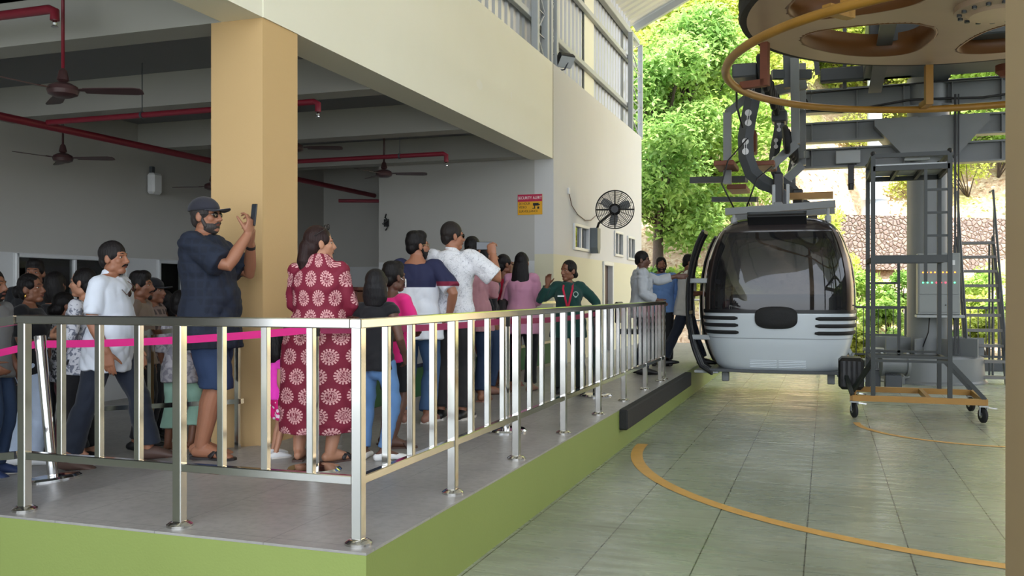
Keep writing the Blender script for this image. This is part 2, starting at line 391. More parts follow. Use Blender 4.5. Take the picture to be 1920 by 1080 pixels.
MB().tube([(-3.96, 17.08, 1.35), (-3.93, 17.08, 1.35), (-3.93, 16.98, 1.35)], .011).build('handle', chrome, fr)
# ribbed metal cladding above the wall
V = []; F = []; y = 1.5; prof = []
while y < 20.2:
    prof += [(y, 0), (y+.05, .028), (y+.09, .028), (y+.14, 0)]; y += .25
for (yy, dx) in prof:
    for z in (4.98, 7.56): V.append((-4.16+dx, yy, z))
for i in range(len(prof)-1): F.append((2*i, 2*i+2, 2*i+3, 2*i+1))
o = MB().add(V, F).build('wall_cladding', sheet_m, fix=False); struct(o)
sm = o.modifiers.new('thick', 'SOLIDIFY'); sm.thickness = .004
struct(MB().bx(-4.13, -4.115, 15.95, 16.65, 5.0, 7.15).build('wall_translucent', sheet_lt))
for i, z in enumerate((5.55, 6.58)):
    struct(MB().bx(-4.11, -4.03, 1.5, 20.2, z-.045, z+.045, .006).build('beam_girt_%d' % (i+1), lgrey))
struct(MB().bx(-4.12, -4.0, 1.5, 20.5, 7.1, 7.24, .01).build('beam_eave', lgrey))
def laced(y0, y1, x, z0, z1, n, name, label):
    r = empty(name, (x, (y0+y1)/2, z0), label, 'column')
    def loc(m): return m
    for y in (y0, y1):
        MB().bx(-.05, .05, y-(y0+y1)/2-.05, y-(y0+y1)/2+.05, 0, z1-z0, .006).build('chord', lgrey, r)
    lc = MB(); h = (y1-y0)/2-.05
    for k in range(n):
        za = (z1-z0)*k/n; zb = (z1-z0)*(k+1)/n; s = 1 if k % 2 else -1
        lc.bar((0, -h*s, za), (0, h*s, zb), .022); lc.bar((0, -h*s, zb-.01), (0, h*s, zb-.01), .016)
    lc.build('lacing', lgrey, r); return r
laced(12.62, 13.12, -3.99, 4.98, 7.1, 6, 'laced_column', 'grey laced steel column on the wall top beside the floodlight')
laced(13.42, 13.72, -4.02, 4.98, 7.1, 8, 'laced_column', 'narrow grey laced column just behind the floodlight')
laced(19.35, 20.42, -3.97, 4.98, 7.1, 6, 'laced_column', 'tall grey laced steel column at the far end of the wall')
# roof over the station
rf = MB(); V = []; F = []
def roofz(x): return 7.58+.50*(x+4.15) if x < 4 else 7.58+.50*(8.15-(x-4))
k = 0; yy = -7.0
while yy < 20.55:
    for q, dz in ((0, 0), (.05, .03), (.1, .03), (.15, 0)):
        for x in (-4.4, 4, 12.4): V.append((x, yy+q, roofz(x)+dz))
    yy += .3
n = len(V)//3
for i in range(n-1):
    for j in range(2): F.append((i*3+j, i*3+j+1, i*3+j+4, i*3+j+3))
o = MB().add(V, F).build('roof', mat('pale_roof_sheet', (214, 214, 210), .5, 0, .04, 1), fix=False); struct(o)
sm = o.modifiers.new('thick', 'SOLIDIFY'); sm.thickness = .01
for i, y in enumerate((20.42, 13.3, 6.2)):
    b = MB()
    for s in (-1, 1):
        x0 = 4+s*8.1
        b.bar((x0, y, roofz(x0)-.12), (4, y, roofz(4)-.12), .12, .14)

    struct(b.build('beam_truss_%d' % (i+1), lgrey))
for i, x in enumerate((-2.6, -.6, 1.6, 4.0, 6.4, 9)):
    struct(MB().bx(x-.04, x+.04, -7, 20.5, roofz(x)-.08-.06, roofz(x)-.05).build('beam_purlin_%d' % (i+1), lgrey))
# right pillar near the camera
struct(MB().bx(.60, 1.15, 2.95, 3.62, 0, 7.5).build('pillar_1', pillar_m))
# ================================================================ HILLSIDE
def vnoise(x, y, s, seed=0):
    x = np.asarray(x)*s+seed*17.3; y = np.asarray(y)*s+seed*9.1
    return (np.sin(x*1.3+1.7*np.sin(y*.9+seed))+np.sin(y*1.7+1.3*np.sin(x*1.1+2*seed))+np.sin((x+y)*1.9+seed))/3
def hz(x, y):
    x = np.asarray(x, float); y = np.asarray(y, float)
    side = 1/(1+np.exp((x+.5)*.9))                       # 1 on the left, where the slope comes close
    y0 = 24.5-3.6*side; s1 = .22+.32*side
    d = np.maximum(y-y0, 0); far = np.maximum(y-(31-3*side), 0)
    z = -.15+d*s1+far*(.62-.2*side)
    return z+.18*vnoise(x, y, .6, 1)*np.minimum(d*.3, 1)+.08*vnoise(x, y, 1.9, 3)*np.minimum(d*.3, 1)
nx, ny = 150, 130
X, Y = np.meshgrid(np.linspace(-45, 45, nx), 20.1+np.linspace(0, 1, ny)**1.5*70)
Z = hz(X, Y)
V = np.stack([X, Y, Z], -1).reshape(-1, 3)
F = [(j*nx+i, j*nx+i+1, (j+1)*nx+i+1, (j+1)*nx+i) for j in range(ny-1) for i in range(nx-1)]
t = NT('dry_leaf_slope', .9)
v1 = t.voro(9, 'F1', None, 1); n1 = t.noise(.5, 5); n2 = t.noise(14, 4)
sep = t.n.new('ShaderNodeSeparateColor'); t.l.new(v1, sep.inputs[0])
c = t.mix(sep.outputs[0], lin((166, 132, 104)), lin((220, 202, 174)))
c = t.mix(t.step(n2, .35, .7), c, lin((190, 162, 132)))
c = t.mix(t.ma('MULTIPLY', t.step(n1, .5, .62), .75), c, t.mix(sep.outputs[1], lin((150, 170, 70)), lin((206, 206, 120))))
t.color(c); t.bump(n2, .6, .08)
o = link('ground_hill', MB().add(V, F).mesh('ground_hill'), t.m, None, True); struct(o)
# leaf scatter on the slope
def quads(C, size, up=.5, asp=.5, seed=0, bend=.25, nb=None):
    """leaf blades: each a folded pair of quads, n x 6 verts"""
    r = np.random.default_rng(seed); n = len(C)
    d = r.normal(size=(n, 3)); d[:, 2] = d[:, 2]*.6-.15; d /= np.linalg.norm(d, axis=1)[:, None]
    u = r.normal(size=(n, 3)); u[:, 2] = np.abs(u[:, 2])+up*2
    if nb is not None: u += nb
    w = np.cross(d, u); w /= np.linalg.norm(w, axis=1)[:, None]+1e-9; nn = np.cross(w, d)
    L = (size*(.6+.8*r.random(n)))[:, None]; Wd = L*asp
    b = C; m = C+d*L*.55+nn*L*bend*.3; e = C+d*L-nn*L*bend*.2
    V = np.stack([b, m+w*Wd*.5+nn*Wd*.12, m-w*Wd*.5+nn*Wd*.12, e, m-nn*Wd*.06], 1).reshape(-1, 3)
    k = np.arange(n)*5
    F = np.stack([np.stack([k, k+1, k+4], 1), np.stack([k, k+4, k+2], 1), np.stack([k+1, k+3, k+4], 1), np.stack([k+4, k+3, k+2], 1)], 1).reshape(-1, 3)
    return V, F
def fastmesh(name, V, F):
    me = bpy.data.meshes.new(name); n = len(F); q = F.shape[1]
    me.vertices.add(len(V)); me.vertices.foreach_set('co', np.ascontiguousarray(V, dtype=np.float32).ravel())
    me.loops.add(n*q); me.loops.foreach_set('vertex_index', np.ascontiguousarray(F, dtype=np.int32).ravel())
    me.polygons.add(n); me.polygons.foreach_set('loop_start', np.arange(n, dtype=np.int32)*q); me.polygons.foreach_set('loop_total', np.full(n, q, dtype=np.int32))
    me.update(calc_edges=True); me.validate(); return me
def leafmat(name, c1, c2, trans=.5):
    m = bpy.data.materials.new(name); m.use_nodes = True; n = m.node_tree.nodes; l = m.node_tree.links; b = n['Principled BSDF']
    g = n.new('ShaderNodeNewGeometry'); tc = n.new('ShaderNodeTexCoord'); no = n.new('ShaderNodeTexNoise'); no.inputs['Scale'].default_value = 1.1; no.inputs['Detail'].default_value = 2
    l.new(tc.outputs['Object'], no.inputs['Vector'])
    ad = n.new('ShaderNodeMath'); ad.operation = 'MULTIPLY_ADD'; ad.inputs[1].default_value = .55; l.new(g.outputs['Random Per Island'], ad.inputs[0]); 
    mp = n.new('ShaderNodeMapRange'); mp.inputs[1].default_value = .3; mp.inputs[2].default_value = .7; mp.inputs[4].default_value = .45; l.new(no.outputs[0], mp.inputs[0]); l.new(mp.outputs[0], ad.inputs[2])
    mx = n.new('ShaderNodeMix'); mx.data_type = 'RGBA'; mx.inputs[6].default_value = lin(c1)+(1,); mx.inputs[7].default_value = lin(c2)+(1,); l.new(ad.outputs[0], mx.inputs[0])
    b.inputs['Roughness'].default_value = .5; l.new(mx.outputs[2], b.inputs['Base Color'])
    tr = n.new('ShaderNodeBsdfTranslucent'); l.new(mx.outputs[2], tr.inputs[0]); ms = n.new('ShaderNodeMixShader'); ms.inputs[0].default_value = trans
    l.new(b.outputs[0], ms.inputs[1]); l.new(tr.outputs[0], ms.inputs[2]); l.new(ms.outputs[0], n['Material Output'].inputs[0]); return m
leaf_a = leafmat('fresh_green_leaves', (116, 158, 62), (196, 218, 126)); leaf_b = leafmat('yellow_green_leaves', (150, 172, 62), (222, 226, 130)); leaf_c = leafmat('blue_green_leaves', (98, 146, 62), (180, 208, 124))
dryleaf = leafmat('fallen_dry_leaves', (150, 108, 80), (236, 218, 190), .15)
bark = mat('rough_bark', (74, 62, 54), .9, 0, .3, 5, .6, 25)
N = 22000
x = rng.uniform(-9, 16, N); y = 21+rng.random(N)**1.2*26; C = np.stack([x, y, hz(x, y)+.03], 1); C = C[(np.abs(y-31.5) > 1.6) | (x < -.5)]
V, F = quads(C, np.full(len(C), .13), 1.5, .55, 3)
tag(link('fallen_leaves', fastmesh('fallen_leaves', V, F), dryleaf), 'dry fallen leaves covering the hillside slope', 'leaves', None, 'stuff')
def crown(clumps, per, size, seed, spread=1.0, asp=.5):
    r = np.random.default_rng(seed); Cs = []; nb = []
    for (c, rad) in clumps:
        q = r.normal(size=(per, 3)); q /= np.linalg.norm(q, axis=1)[:, None]; rr = rad*(.55+.5*r.random(per))[:, None]
        Cs.append(np.array(c)+q*rr*np.array([1, 1, .75])); nb.append(q*.6)
    C = np.concatenate(Cs); return quads(C, np.full(len(C), size), .5, asp, seed+1, .25, np.concatenate(nb))
def tree(name, loc, h, spread, seed, leaf, label, per=520, size=.2, nclump=16, trunk_r=.14, low=.35, group='trees on the hillside', lean=(0, 0)):
    r = np.random.default_rng(seed); o = empty(name, loc, label, 'tree', group)
    tk = MB(); pts = []; ln = np.array([lean[0], lean[1], 0])
    for k in range(6):
        f = k/5; pts.append(np.array([.12*math.sin(3*f+seed)*f, .12*math.cos(2*f+seed)*f, h*.72*f-.2])+ln*f*h)
    tk.tube(pts, [trunk_r*(1-.65*k/5) for k in range(6)], 9)
    cl = []
    for k in range(nclump):
        a = r.random()*2*PI; f = low+(1-low)*(k+.5)/nclump; rad = spread*(1.15-abs(f-.62)*1.2)*(.35+.6*r.random())
        c = np.array([rad*math.cos(a), rad*math.sin(a), h*f])+ln*f*h; cl.append((c, spread*(.34+.22*r.random())))
        b = pts[min(5, 1+int(f*4.2))]; tk.tube([b, (b+c)/2+np.array([0, 0, -.1]), c], [trunk_r*.4, trunk_r*.28, trunk_r*.1], 6)
    tk.build('trunk', bark, o, True)
    V, F = crown(cl, per, size, seed); link('foliage', fastmesh('foliage', V, F), leaf, o)
    return o
def bush(loc, rad, h, seed, leaf, label, per=260, size=.13, n=7, group='shrubs on the slope', name='shrub'):
    r = np.random.default_rng(seed); o = empty(name, loc, label, 'shrub', group); cl = []; st = MB()
    for k in range(n):
        a = r.random()*2*PI; q = rad*r.random()**.5; c = np.array([q*math.cos(a), q*math.sin(a), h*(.35+.55*r.random())]); cl.append((c, rad*(.35+.25*r.random())))
        st.tube([(0, 0, -.1), c*.5, c], [.025, .018, .008], 5)
    st.build('stem', bark, o, True); V, F = crown(cl, per, size, seed); link('foliage', fastmesh('foliage', V, F), leaf, o); return o
def onhill(u, Y, dz=0):
    k = FV+RV*((u-960)/FPX); d = Y/k[1]; p = FV*d+RV*((u-960)/FPX*d); return (p[0], p[1], float(hz(p[0], p[1]))+dz)
GT = 'trees on the hillside'
tree('leafy_tree', onhill(1235, 24.0), 7.2, 2.0, 11, leaf_c, 'tall creeper-hung tree close beyond the far end of the building', 1000, .17, 24, .17, .24, None)
tree('leafy_tree', onhill(1300, 25.5), 6.2, 2.0, 12, leaf_a, 'fresh green tree standing above the bare leaf-litter bank', 800, .17, 22, .13, .25, None)
tree('leafy_tree', onhill(1370, 30), 8.5, 2.6, 13, leaf_b, 'broad yellow-green tree on the slope behind the cabin hanger', 900, .2, 22, .15, .3, None)
LT = 'bright yellow-green tree among the trees higher up the hillside'
for i, (u, Y, h, s, lf) in enumerate([(1215, 29, 9, 2.4, leaf_b), (1285, 31, 9.5, 2.6, leaf_b), (1345, 34.5, 9, 2.6, leaf_a), (1420, 33.5, 7.5, 2.4, leaf_b), (1500, 36.5, 7, 2.4, leaf_b), (1580, 38, 6.5, 2.3, leaf_a), (1660, 38.5, 6.5, 2.2, leaf_b), (1745, 37.5, 6, 2.2, leaf_b), (1830, 38.5, 6.5, 2.4, leaf_b), (1900, 36, 6, 2.2, leaf_a), (1460, 41, 8, 2.6, leaf_a), (1620, 42, 8, 2.8, leaf_b), (1780, 42, 8, 2.8, leaf_a), (1310, 39, 9, 3, leaf_b), (1230, 36, 10, 3, leaf_a)]):
    tree('leafy_tree', onhill(u, Y), h, s, 30+i, lf, LT, 560, .21, 18, .11, .22, GT)
LB = 'small green shrub growing on the dry slope beyond the station'
for i, (u, Y, rd, h, lf) in enumerate([(1640, 25.5, .6, 1.5, leaf_a), (1668, 25.0, .5, 1.3, leaf_a), (1605, 27, .8, 1.2, leaf_a), (1690, 27.5, .7, 1.5, leaf_c), (1655, 23.8, .45, .8, leaf_a), (1800, 27, .6, 1.0, leaf_b), (1830, 29, .7, 1.3, leaf_a), (1870, 26.5, .6, 1.1, leaf_a), (1815, 35, .9, 1.6, leaf_b), (1870, 36, .9, 1.6, leaf_a),
        (1610, 23.6, .5, .8, leaf_b), (1850, 24.8, .5, .9, leaf_b), (1690, 24, .4, .7, leaf_b), (1790, 24.5, .4, .7, leaf_a), (1580, 28, .8, 1.4, leaf_b), (1500, 28.5, 1.0, 1.6, leaf_b), (1420, 29, 1.0, 1.6, leaf_a), (1360, 27, .9, 1.4, leaf_a), (1265, 23.6, .6, .9, leaf_a), (1300, 24, .5, .7, leaf_b), (1225, 23.4, .5, 1.0, leaf_c), (1725, 34.5, 1.0, 1.6, leaf_b), (1620, 36, 1.3, 2, leaf_b), (1760, 37, 1.3, 2, leaf_b)]):
    bush(onhill(u, Y), rd, h, 70+i, lf, LB, 240, .14)
# dry stone retaining wall, concrete pedestal and line tower
t = NT('dry_stone', .9); v1 = t.voro(7.5, 'F1', None, 1); vd = t.voro(7.5, 'DISTANCE_TO_EDGE'); sp = t.n.new('ShaderNodeSeparateColor'); t.l.new(v1, sp.inputs[0])
t.color(t.mix(t.step(vd, .02, .08), lin((112, 98, 92)), t.mix(sp.outputs[0], lin((122, 106, 100)), lin((150, 133, 125))))); t.bump(t.step(vd, 0, .2), .8, .08)
a = onhill(1560, 30.4); b = onhill(1905, 33.0)
m = MB(); m.bar((a[0], a[1], 3.1), (b[0], b[1], 3.0), .5, 1.7)
tag(m.build('retaining_wall', t.m), 'rough dry-stone retaining wall across the hillside behind the grey pylon', 'wall', None, 'structure')
p = atd(1640, 445, 30.0); r = empty('line_tower', (p[0], p[1], 2.0), 'pale grey cableway line tower on a concrete block on the hill', 'tower')
conc = mat('pink_grey_concrete', (160, 150, 150), .85, 0, .1, 2, .1)
MB().box((0, 0, .95), (1.12, 1.1, 1.9), None, .03).build('pedestal', conc, r)
tl = mat('pale_galvanised', (186, 196, 208), .45, .2, .06)
MB().lathe([(.52, 1.9), (.52, 1.96), (.42, 2.02), (.40, 2.5), (.46, 2.54), (.46, 2.6), (.24, 2.62), (.22, 9.0), (0, 9.0)], (0, 0, 0), 20).build('tower_tube', tl, r, 40)
bl = MB()
for k in range(10): bl.lathe([(.025, 1.96), (.025, 2.03), (0, 2.03)], (.47*math.cos(k*PI/5), .47*math.sin(k*PI/5), 0), 6)
bl.build('base_bolt', tl, r)
# thin fence at the edge of the station floor
r = empty('bar_fence', (.8, 19.9, .16), 'thin grey bar fence along the far edge of the station floor', 'fence')
f = MB()
for k in range(60): f.bx(-2.6+k*.14-.008, -2.6+k*.14+.008, -.008, .008, .1, 1.05)
f.build('baluster', dgrey, r)
MB().bx(-2.65, 5.8, -.022, .022, 1.03, 1.08).build('top_rail', dgrey, r); MB().bx(-2.65, 5.8, -.02, .02, .08, .12).build('bottom_rail', dgrey, r)
for k in range(6): MB().bx(-2.65+k*1.68-.025, -2.65+k*1.68+.025, -.025, .025, 0, 1.08).build('post', dgrey, r)
# ================================================================ RAILINGS AND QUEUE GEAR
r = empty('steel_railing', (-1.98, 3.636, PZ), 'polished steel railing with square balusters along the green platform edge', 'railing')
ox, oy = -1.98, 3.636
def post(x, y, z0=0, h=1.0, w=.05):
    p = MB().bx(x-w/2, x+w/2, y-w/2, y+w/2, z0, z0+h-.02, .004).build('post', steel, r)
    MB().lathe([(.062, 0), (.062, .01), (.045, .022), (.03, .026), (0, .026)], (x, y, z0), 20).build('base_flange', steel, p, 40)
PY = [0, 1.09, 2.2, 3.37, 4.55, 5.66, 6.83, 7.84, 8.10]
PXs = [0, -.97, -1.94]
for y in PY: post(0, y)
for x in PXs[1:]: post(x, 0)
MB().bx(-.028, .028, -.028, 8.13, .965, 1.01, .005).build('top_rail', steel, r)
MB().bx(-1.97, -.0285, -.028, .028, .965, 1.01, .005).build('top_rail', steel, r)
MB().bx(-.02, .02, .0255, 8.10, .265, .305, .004).build('bottom_rail', steel, r)
MB().bx(-1.915, -.0255, -.02, .02, .265, .305, .004).build('bottom_rail', steel, r)
def bal(x, y): MB().bx(x-.017, x+.017, y-.017, y+.017, .304, .967, .003).build('baluster', steel, r)
for a, b in zip(PY[:-2], PY[1:-1]):
    k = 3 if b-a > .9 else 3
    for i in range(1, k+1): bal(0, a+(b-a)*i/(k+1))
for a, b in zip(PXs[:-1], PXs[1:]):
    for i in range(1, 4): bal(a+(b-a)*i/4, 0)
# part that runs down the ramp to the left of the corner post
r = empty('steel_railing', (-3.97, 3.636, zf(-3.97)), 'polished steel railing sloping down the ramp past the leftmost upright', 'railing')
sl = -.12
def P(x, y, z): return (x, y, z+sl*(-x)*-1*-1)
for zt, w, nm in ((.985, .046, 'top_rail'), (.285, .038, 'bottom_rail')):
    MB().bar((0, 0, zt), (-1.9, 0, zt-.228), w, w).build(nm, steel, r)
for x in (-.25, -.5, -.75, -1.2, -1.45): MB().bx(x-.017, x+.017, -.017, .017, .3+.12*x, .966+.12*x, .003).build('baluster', steel, r)
for x in (-.97, -1.88): 
    p = MB().bx(x-.025, x+.025, -.025, .025, .12*x, .966+.12*x, .003).build('post', steel, r)
    MB().lathe([(.062, 0), (.062, .01), (.045, .022), (0, .026)], (x, 0, .12*x), 20).build('base_flange', steel, p, 40)
# far railing at the end of the platform
r = empty('steel_railing', (-3.0, 20.15, PZ), 'thin steel railing at the far end of the platform', 'railing')
for z in (.95, .50): MB().tube([(-.85, 0, z), (1.05, 0, z)], .022, 10).build('rail', steel, r, True)
for x in (-.8, -.2, .4, 1.0): MB().tube([(x, 0, 0), (x, 0, .95)], .022, 10).build('post', steel, r, True)
# queue rail with green panels inside the hall opening
r = empty('queue_rail', (-3.72, 6.5, PZ), 'low queue rail with dark green panels behind the waiting people', 'railing')
for z in (.98, .42): MB().bx(-.02, .02, 0, 6.4, z-.02, z+.02, .003).build('rail', steel, r)
for k in range(6): MB().bx(-.022, .022, k*1.27-.022 if k else 0, k*1.27+.022, 0, .97, .003).build('post', steel, r)
for k in range(5): MB().bx(-.008, .008, k*1.27+.06, k*1.27+1.21, .12, .40, .003).build('panel', green_panel, r)
r = empty('queue_rail', (-4.44, 5.58, zf(-4.44)), 'dark steel queue rail wrapped round the foot of the ochre column', 'railing')
for z in (.40, .95): MB().bar((-1.2, 0, z-.14), (.46, 0, z), .035, .035).build('rail', steel, r)
for x in (-1.1, -.35, .42): MB().bx(x-.016, x+.016, -.016, .016, .12*x, .95+.12*x).build('post', steel, r)
r = empty('queue_rail', (-3.76, 5.95, PZ), 'short steel rail end beside the ochre column at the red dress', 'railing')
MB().tube([(0, 0, 0), (0, 0, .93), (.05, .0, .99), (.33, 0, .99), (.36, 0, .93), (.36, 0, 0)], .024, 4).build('frame', steel, r)
# belt posts
def stanchion(x, y, z, tilt, label, h=.95):
    r = empty('belt_stanchion', (x, y, z), label, 'queue post')
    r.rotation_euler = (0, tilt, 0)
    MB().lathe([(.175, 0), (.175, .012), (.16, .026), (.05, .036), (0, .036)], (0, 0, 0), 36).build('base_disc', chrome, r, 35)
    MB().lathe([(.034, .035), (.034, h-.1), (0, h-.1)], (0, 0, 0), 24).build('tube', chrome, r, 40)
    MB().lathe([(.037, h-.1), (.037, h-.005), (.030, h), (0, h)], (0, 0, 0), 24).build('belt_head', chrome if tilt else black, r, 40)
    return r
TL = -math.atan(.12)
A = np.array([-4.78, 4.66]); az = zf(A[0])
stanchion(A[0], A[1], az, TL, 'leaning chrome belt stanchion standing on the ramp behind the leftmost balusters')
B = np.array([-3.05, 5.02]); stanchion(B[0], B[1], PZ, 0, 'belt stanchion with black head standing before the red dress')
Cc = np.array([-2.45, 6.95]); stanchion(Cc[0], Cc[1], PZ, 0, 'belt stanchion between the dark trousers and the pink sweater')
D = np.array([-2.35, 9.6]); stanchion(D[0], D[1], PZ, 0, 'far belt stanchion beside the long-haired woman in pink')
def belt(a, b, label, sag=.02, w=.048, m=None):
    V = []; F = []; a = np.array(a); b = np.array(b); n = 16; t = nrm(b-a); s = np.cross(t, (0, 0, 1)); s = nrm(s)*.0012
    for i in range(n+1):
        f = i/n; p = a+(b-a)*f+np.array([0, 0, -sag*4*f*(1-f)])
        for q in ((s, w/2), (s, -w/2), (-s, -w/2), (-s, w/2)): V.append(p+q[0]+np.array([0, 0, q[1]]))
    for i in range(n):
        for k in range(4): F.append((4*i+k, 4*i+(k+1) % 4, 4*i+4+(k+1) % 4, 4*i+4+k))
    F += [(0, 1, 2, 3), (4*n, 4*n+1, 4*n+2, 4*n+3)]
    tag(MB().add(V, F).build('queue_belt', m or pinkbelt), label, 'belt')
Ah = np.array([A[0]-.1, A[1], az+.885]); Bh = np.array([B[0], B[1], PZ+.89]); Ch = np.array([Cc[0], Cc[1], PZ+.89]); Dh = np.array([D[0], D[1], PZ+.89])
belt(Ah+(.04, .002, 0), Bh-(.038, .0, 0), 'magenta queue belt stretched from the leaning stanchion to the red dress')
belt(Ah-(.04, 0, 0), Ah+np.array([-1.1, -.3, -.2]), 'magenta queue belt running off to the left down the ramp')
belt(Bh+(.03, .03, 0), Ch-(.03, .03, 0), 'shade-darkened magenta queue belt passing behind the corner of the railing', m=shaded_belt)
belt(Ch+(.0, .04, 0), Dh-(0, .04, 0), 'shade-darkened magenta queue belt farther along behind the side railing', m=shaded_belt)
# brown counters inside
def counter(x0, x1, y0, y1, z0, h, label):
    r = empty('wooden_counter', ((x0+x1)/2, (y0+y1)/2, z0), label, 'counter'); w = (x1-x0)/2; d = (y1-y0)/2
    MB().bx(-w, w, -d, d, 0, h-.04, .01).build('carcass', wood_brown, r)
    MB().bx(-w-.03, w+.03, -d-.03, d+.03, h-.04, h, .008).build('top', mat('counter_top_wood', (84, 34, 26), .35), r)
    for k in (-1, 1): MB().bx(k*w/2-w*.4, k*w/2+w*.4, -d-.012, -d-.001, .12, h-.16, .004).build('panel', wood_brown, r)
counter(-5.9, -4.7, 8.6, 9.2, zf(-5.2)-.02, 1.35, 'dark red wooden counter inside the hall behind the bob-haired girl')
counter(-4.80, -4.22, 12.2, 12.7, zf(-4.8)-.0, 1.66, 'tall red-brown wooden cabinet standing against the hall end wall')
# chair by the far wall
r = empty('visitor_chair', (-3.1, 15.2, PZ), 'small chair with black cushions behind the far railing', 'chair')
MB().box((0, 0, .46), (.46, .46, .08), None, .03).build('seat', black, r); MB().box((-.22, 0, .78), (.06, .44, .36), None, .02).build('backrest', black, r)
for a in (-.2, .2):
    for b in (-.2, .2): MB().tube([(a, b, 0), (a*.95, b, .44)], .013, 8).build('leg', chrome, r)
    MB().tube([(-.21, a, .42), (-.23, a, .95)], .012, 8).build('back_frame', chrome, r)
# ================================================================ HALL FITTINGS
def cfan(x, y, z, ztop, ang, label, span=.6):
    r = empty('ceiling_fan', (x, y, z), label, 'fan')
    MB().lathe([(0, -.05), (.06, -.05), (.105, -.03), (.115, 0), (.105, .03), (.06, .055), (.03, .06), (0, .06)], (0, 0, 0), 28).build('motor', fanbrown, r, 35)
    MB().lathe([(.02, .06), (.045, .08), (.03, .15), (.013, .17), (.013, .17)], (0, 0, 0), 16).build('lower_canopy', fanbrown, r, 35)
    MB().tube([(0, 0, .15), (0, 0, ztop-z-.08)], .013, 10).build('down_rod', redpipe if ztop > 4.2 else fanbrown, r, True)
    MB().lathe([(.015, ztop-z-.12), (.055, ztop-z-.03), (.06, ztop-z), (0, ztop-z)], (0, 0, 0), 16).build('ceiling_cup', fanbrown, r, 35)
    for k in range(3):
        a = ang+k*2*PI/3; c, s = math.cos(a), math.sin(a); M = np.array([[c, -s, 0], [s, c, 0], [0, 0, 1.]])
        tl = math.radians(-11); T = np.array([[1, 0, 0], [0, math.cos(tl), -math.sin(tl)], [0, math.sin(tl), math.cos(tl)]])
        poly = [(.16, -.045), (.3, -.055), (span-.06, -.065), (span-.01, -.05), (span, 0), (span-.01, .05), (span-.06, .065), (.3, .055), (.16, .045)]
        bl = MB().prism(poly, -.003, .003, M@T).build('blade', fanbrown, r)
        MB().prism([(.09, -.018), (.2, -.026), (.2, .026), (.09, .018)], .004, .009, M@T).build('blade_bracket', fanbrown, bl)
p = atd(118, 170, 6.95); cfan(p[0], p[1], p[2], 4.6, math.radians(22), 'brown ceiling fan nearest the camera hanging on a long maroon rod')
p = atd(118, 297, 10.7); cfan(p[0], p[1], p[2], 3.9, math.radians(20), 'brown ceiling fan deep in the hall over the left windows')
p = atd(720, 326, 12.6); cfan(p[0], p[1], p[2], 3.9, math.radians(20), 'brown ceiling fan hanging before the pale end wall')
p = atd(552, 277, 11.4); cfan(p[0], p[1], p[2], 3.9, math.radians(22), 'brown ceiling fan half hidden behind the right side of the column')
p = atd(398, 350, 13.2); cfan(p[0], p[1], p[2], 3.9, math.radians(72), 'brown ceiling fan half hidden behind the left side of the column')
def pipe(pts, rad, label, drop=None, hangers=()):
    r = empty('sprinkler_pipe', pts[0], label, 'pipe'); o = np.array(pts[0])
    MB().tube([np.array(q)-o for q in pts], rad, 12).build('pipe_run', redpipe, r, 50)
    if drop:
        e = np.array(pts[-1])-o
        MB().lathe([(.012, 0), (.018, -.02), (.012, -.035), (.025, -.045), (.025, -.05), (0, -.05)], e, 12).build('sprinkler_head', chrome, r)
    for h, zt in hangers:
        h = np.array(h)-o; q = MB(); q.tube([h, (h[0], h[1], zt-o[2])], .006, 6); q.lathe([(rad+.008, -.012), (rad+.008, .012)], h, 14, (1, 0, 0)); q.build('hanger_rod', dgrey, r)
pipe([(-8.0, 6.1, 3.33), (-8.0, 15.3, 3.33)], .042, 'long maroon sprinkler main along the left side of the hall ceiling')
pipe([(-7.957, 7.68, 3.36), (-4.66, 7.68, 3.36), (-4.62, 7.68, 3.34), (-4.62, 7.68, 3.26)], .030, 'maroon sprinkler branch crossing behind the ochre column', True, (((-6.7, 7.68, 3.36), 3.9),))
pipe([(-7.957, 10.95, 3.33), (-4.72, 10.95, 3.33), (-4.68, 10.95, 3.31), (-4.68, 10.95, 3.22)], .030, 'maroon sprinkler branch before the pale end wall', True, (((-5.35, 10.95, 3.33), 3.9),))
pipe([(-8.7, 5.2, 3.595), (-5.37, 5.2, 3.595), (-5.32, 5.2, 3.575), (-5.32, 5.2, 3.51)], .034, 'maroon sprinkler branch at the upper left with a drop head', True, (((-6.6, 5.2, 3.595), 4.6),))
pipe([(-7.957, 13.9, 3.1), (-7.0, 14.3, 3.1), (-6.86, 14.3, 3.1)], .03, 'dark sprinkler pipe in the dim recess at the back')
r = empty('wall_speaker', (-9.19, 10.7, 2.92), 'white wall speaker high on the left hall wall', 'speaker')
MB().box((.075, 0, .16), (.13, .2, .3), None, .03).build('cabinet', white_plastic, r); MB().box((.03, 0, .36), (.05, .08, .1), None, .01).build('bracket', dgrey, r)
r = empty('wall_bracket', (-6.7, 13.22, 2.62), 'small black coiled fixture on the left edge of the end wall', 'fixture')
MB().tube([(0, 0, .16), (0, -.04, .1), (.05, -.05, .06), (-.04, -.05, .0), (.05, -.05, -.05), (0, -.02, -.1)], .012, 8).build('coil', black, r, True); MB().box((0, .01, .02), (.09, .02, .12), None, .004).build('backplate', black, r)
r = empty('wall_bracket', (-5.45, 13.22, 2.42), 'small square black fixture in the middle of the end wall', 'fixture')
MB().box((0, -.03, 0), (.09, .05, .13), None, .008).build('case', black, r); MB().bar((.13, -.02, -.14), (.17, -.02, -.04), .014).build('stalk', black, r)
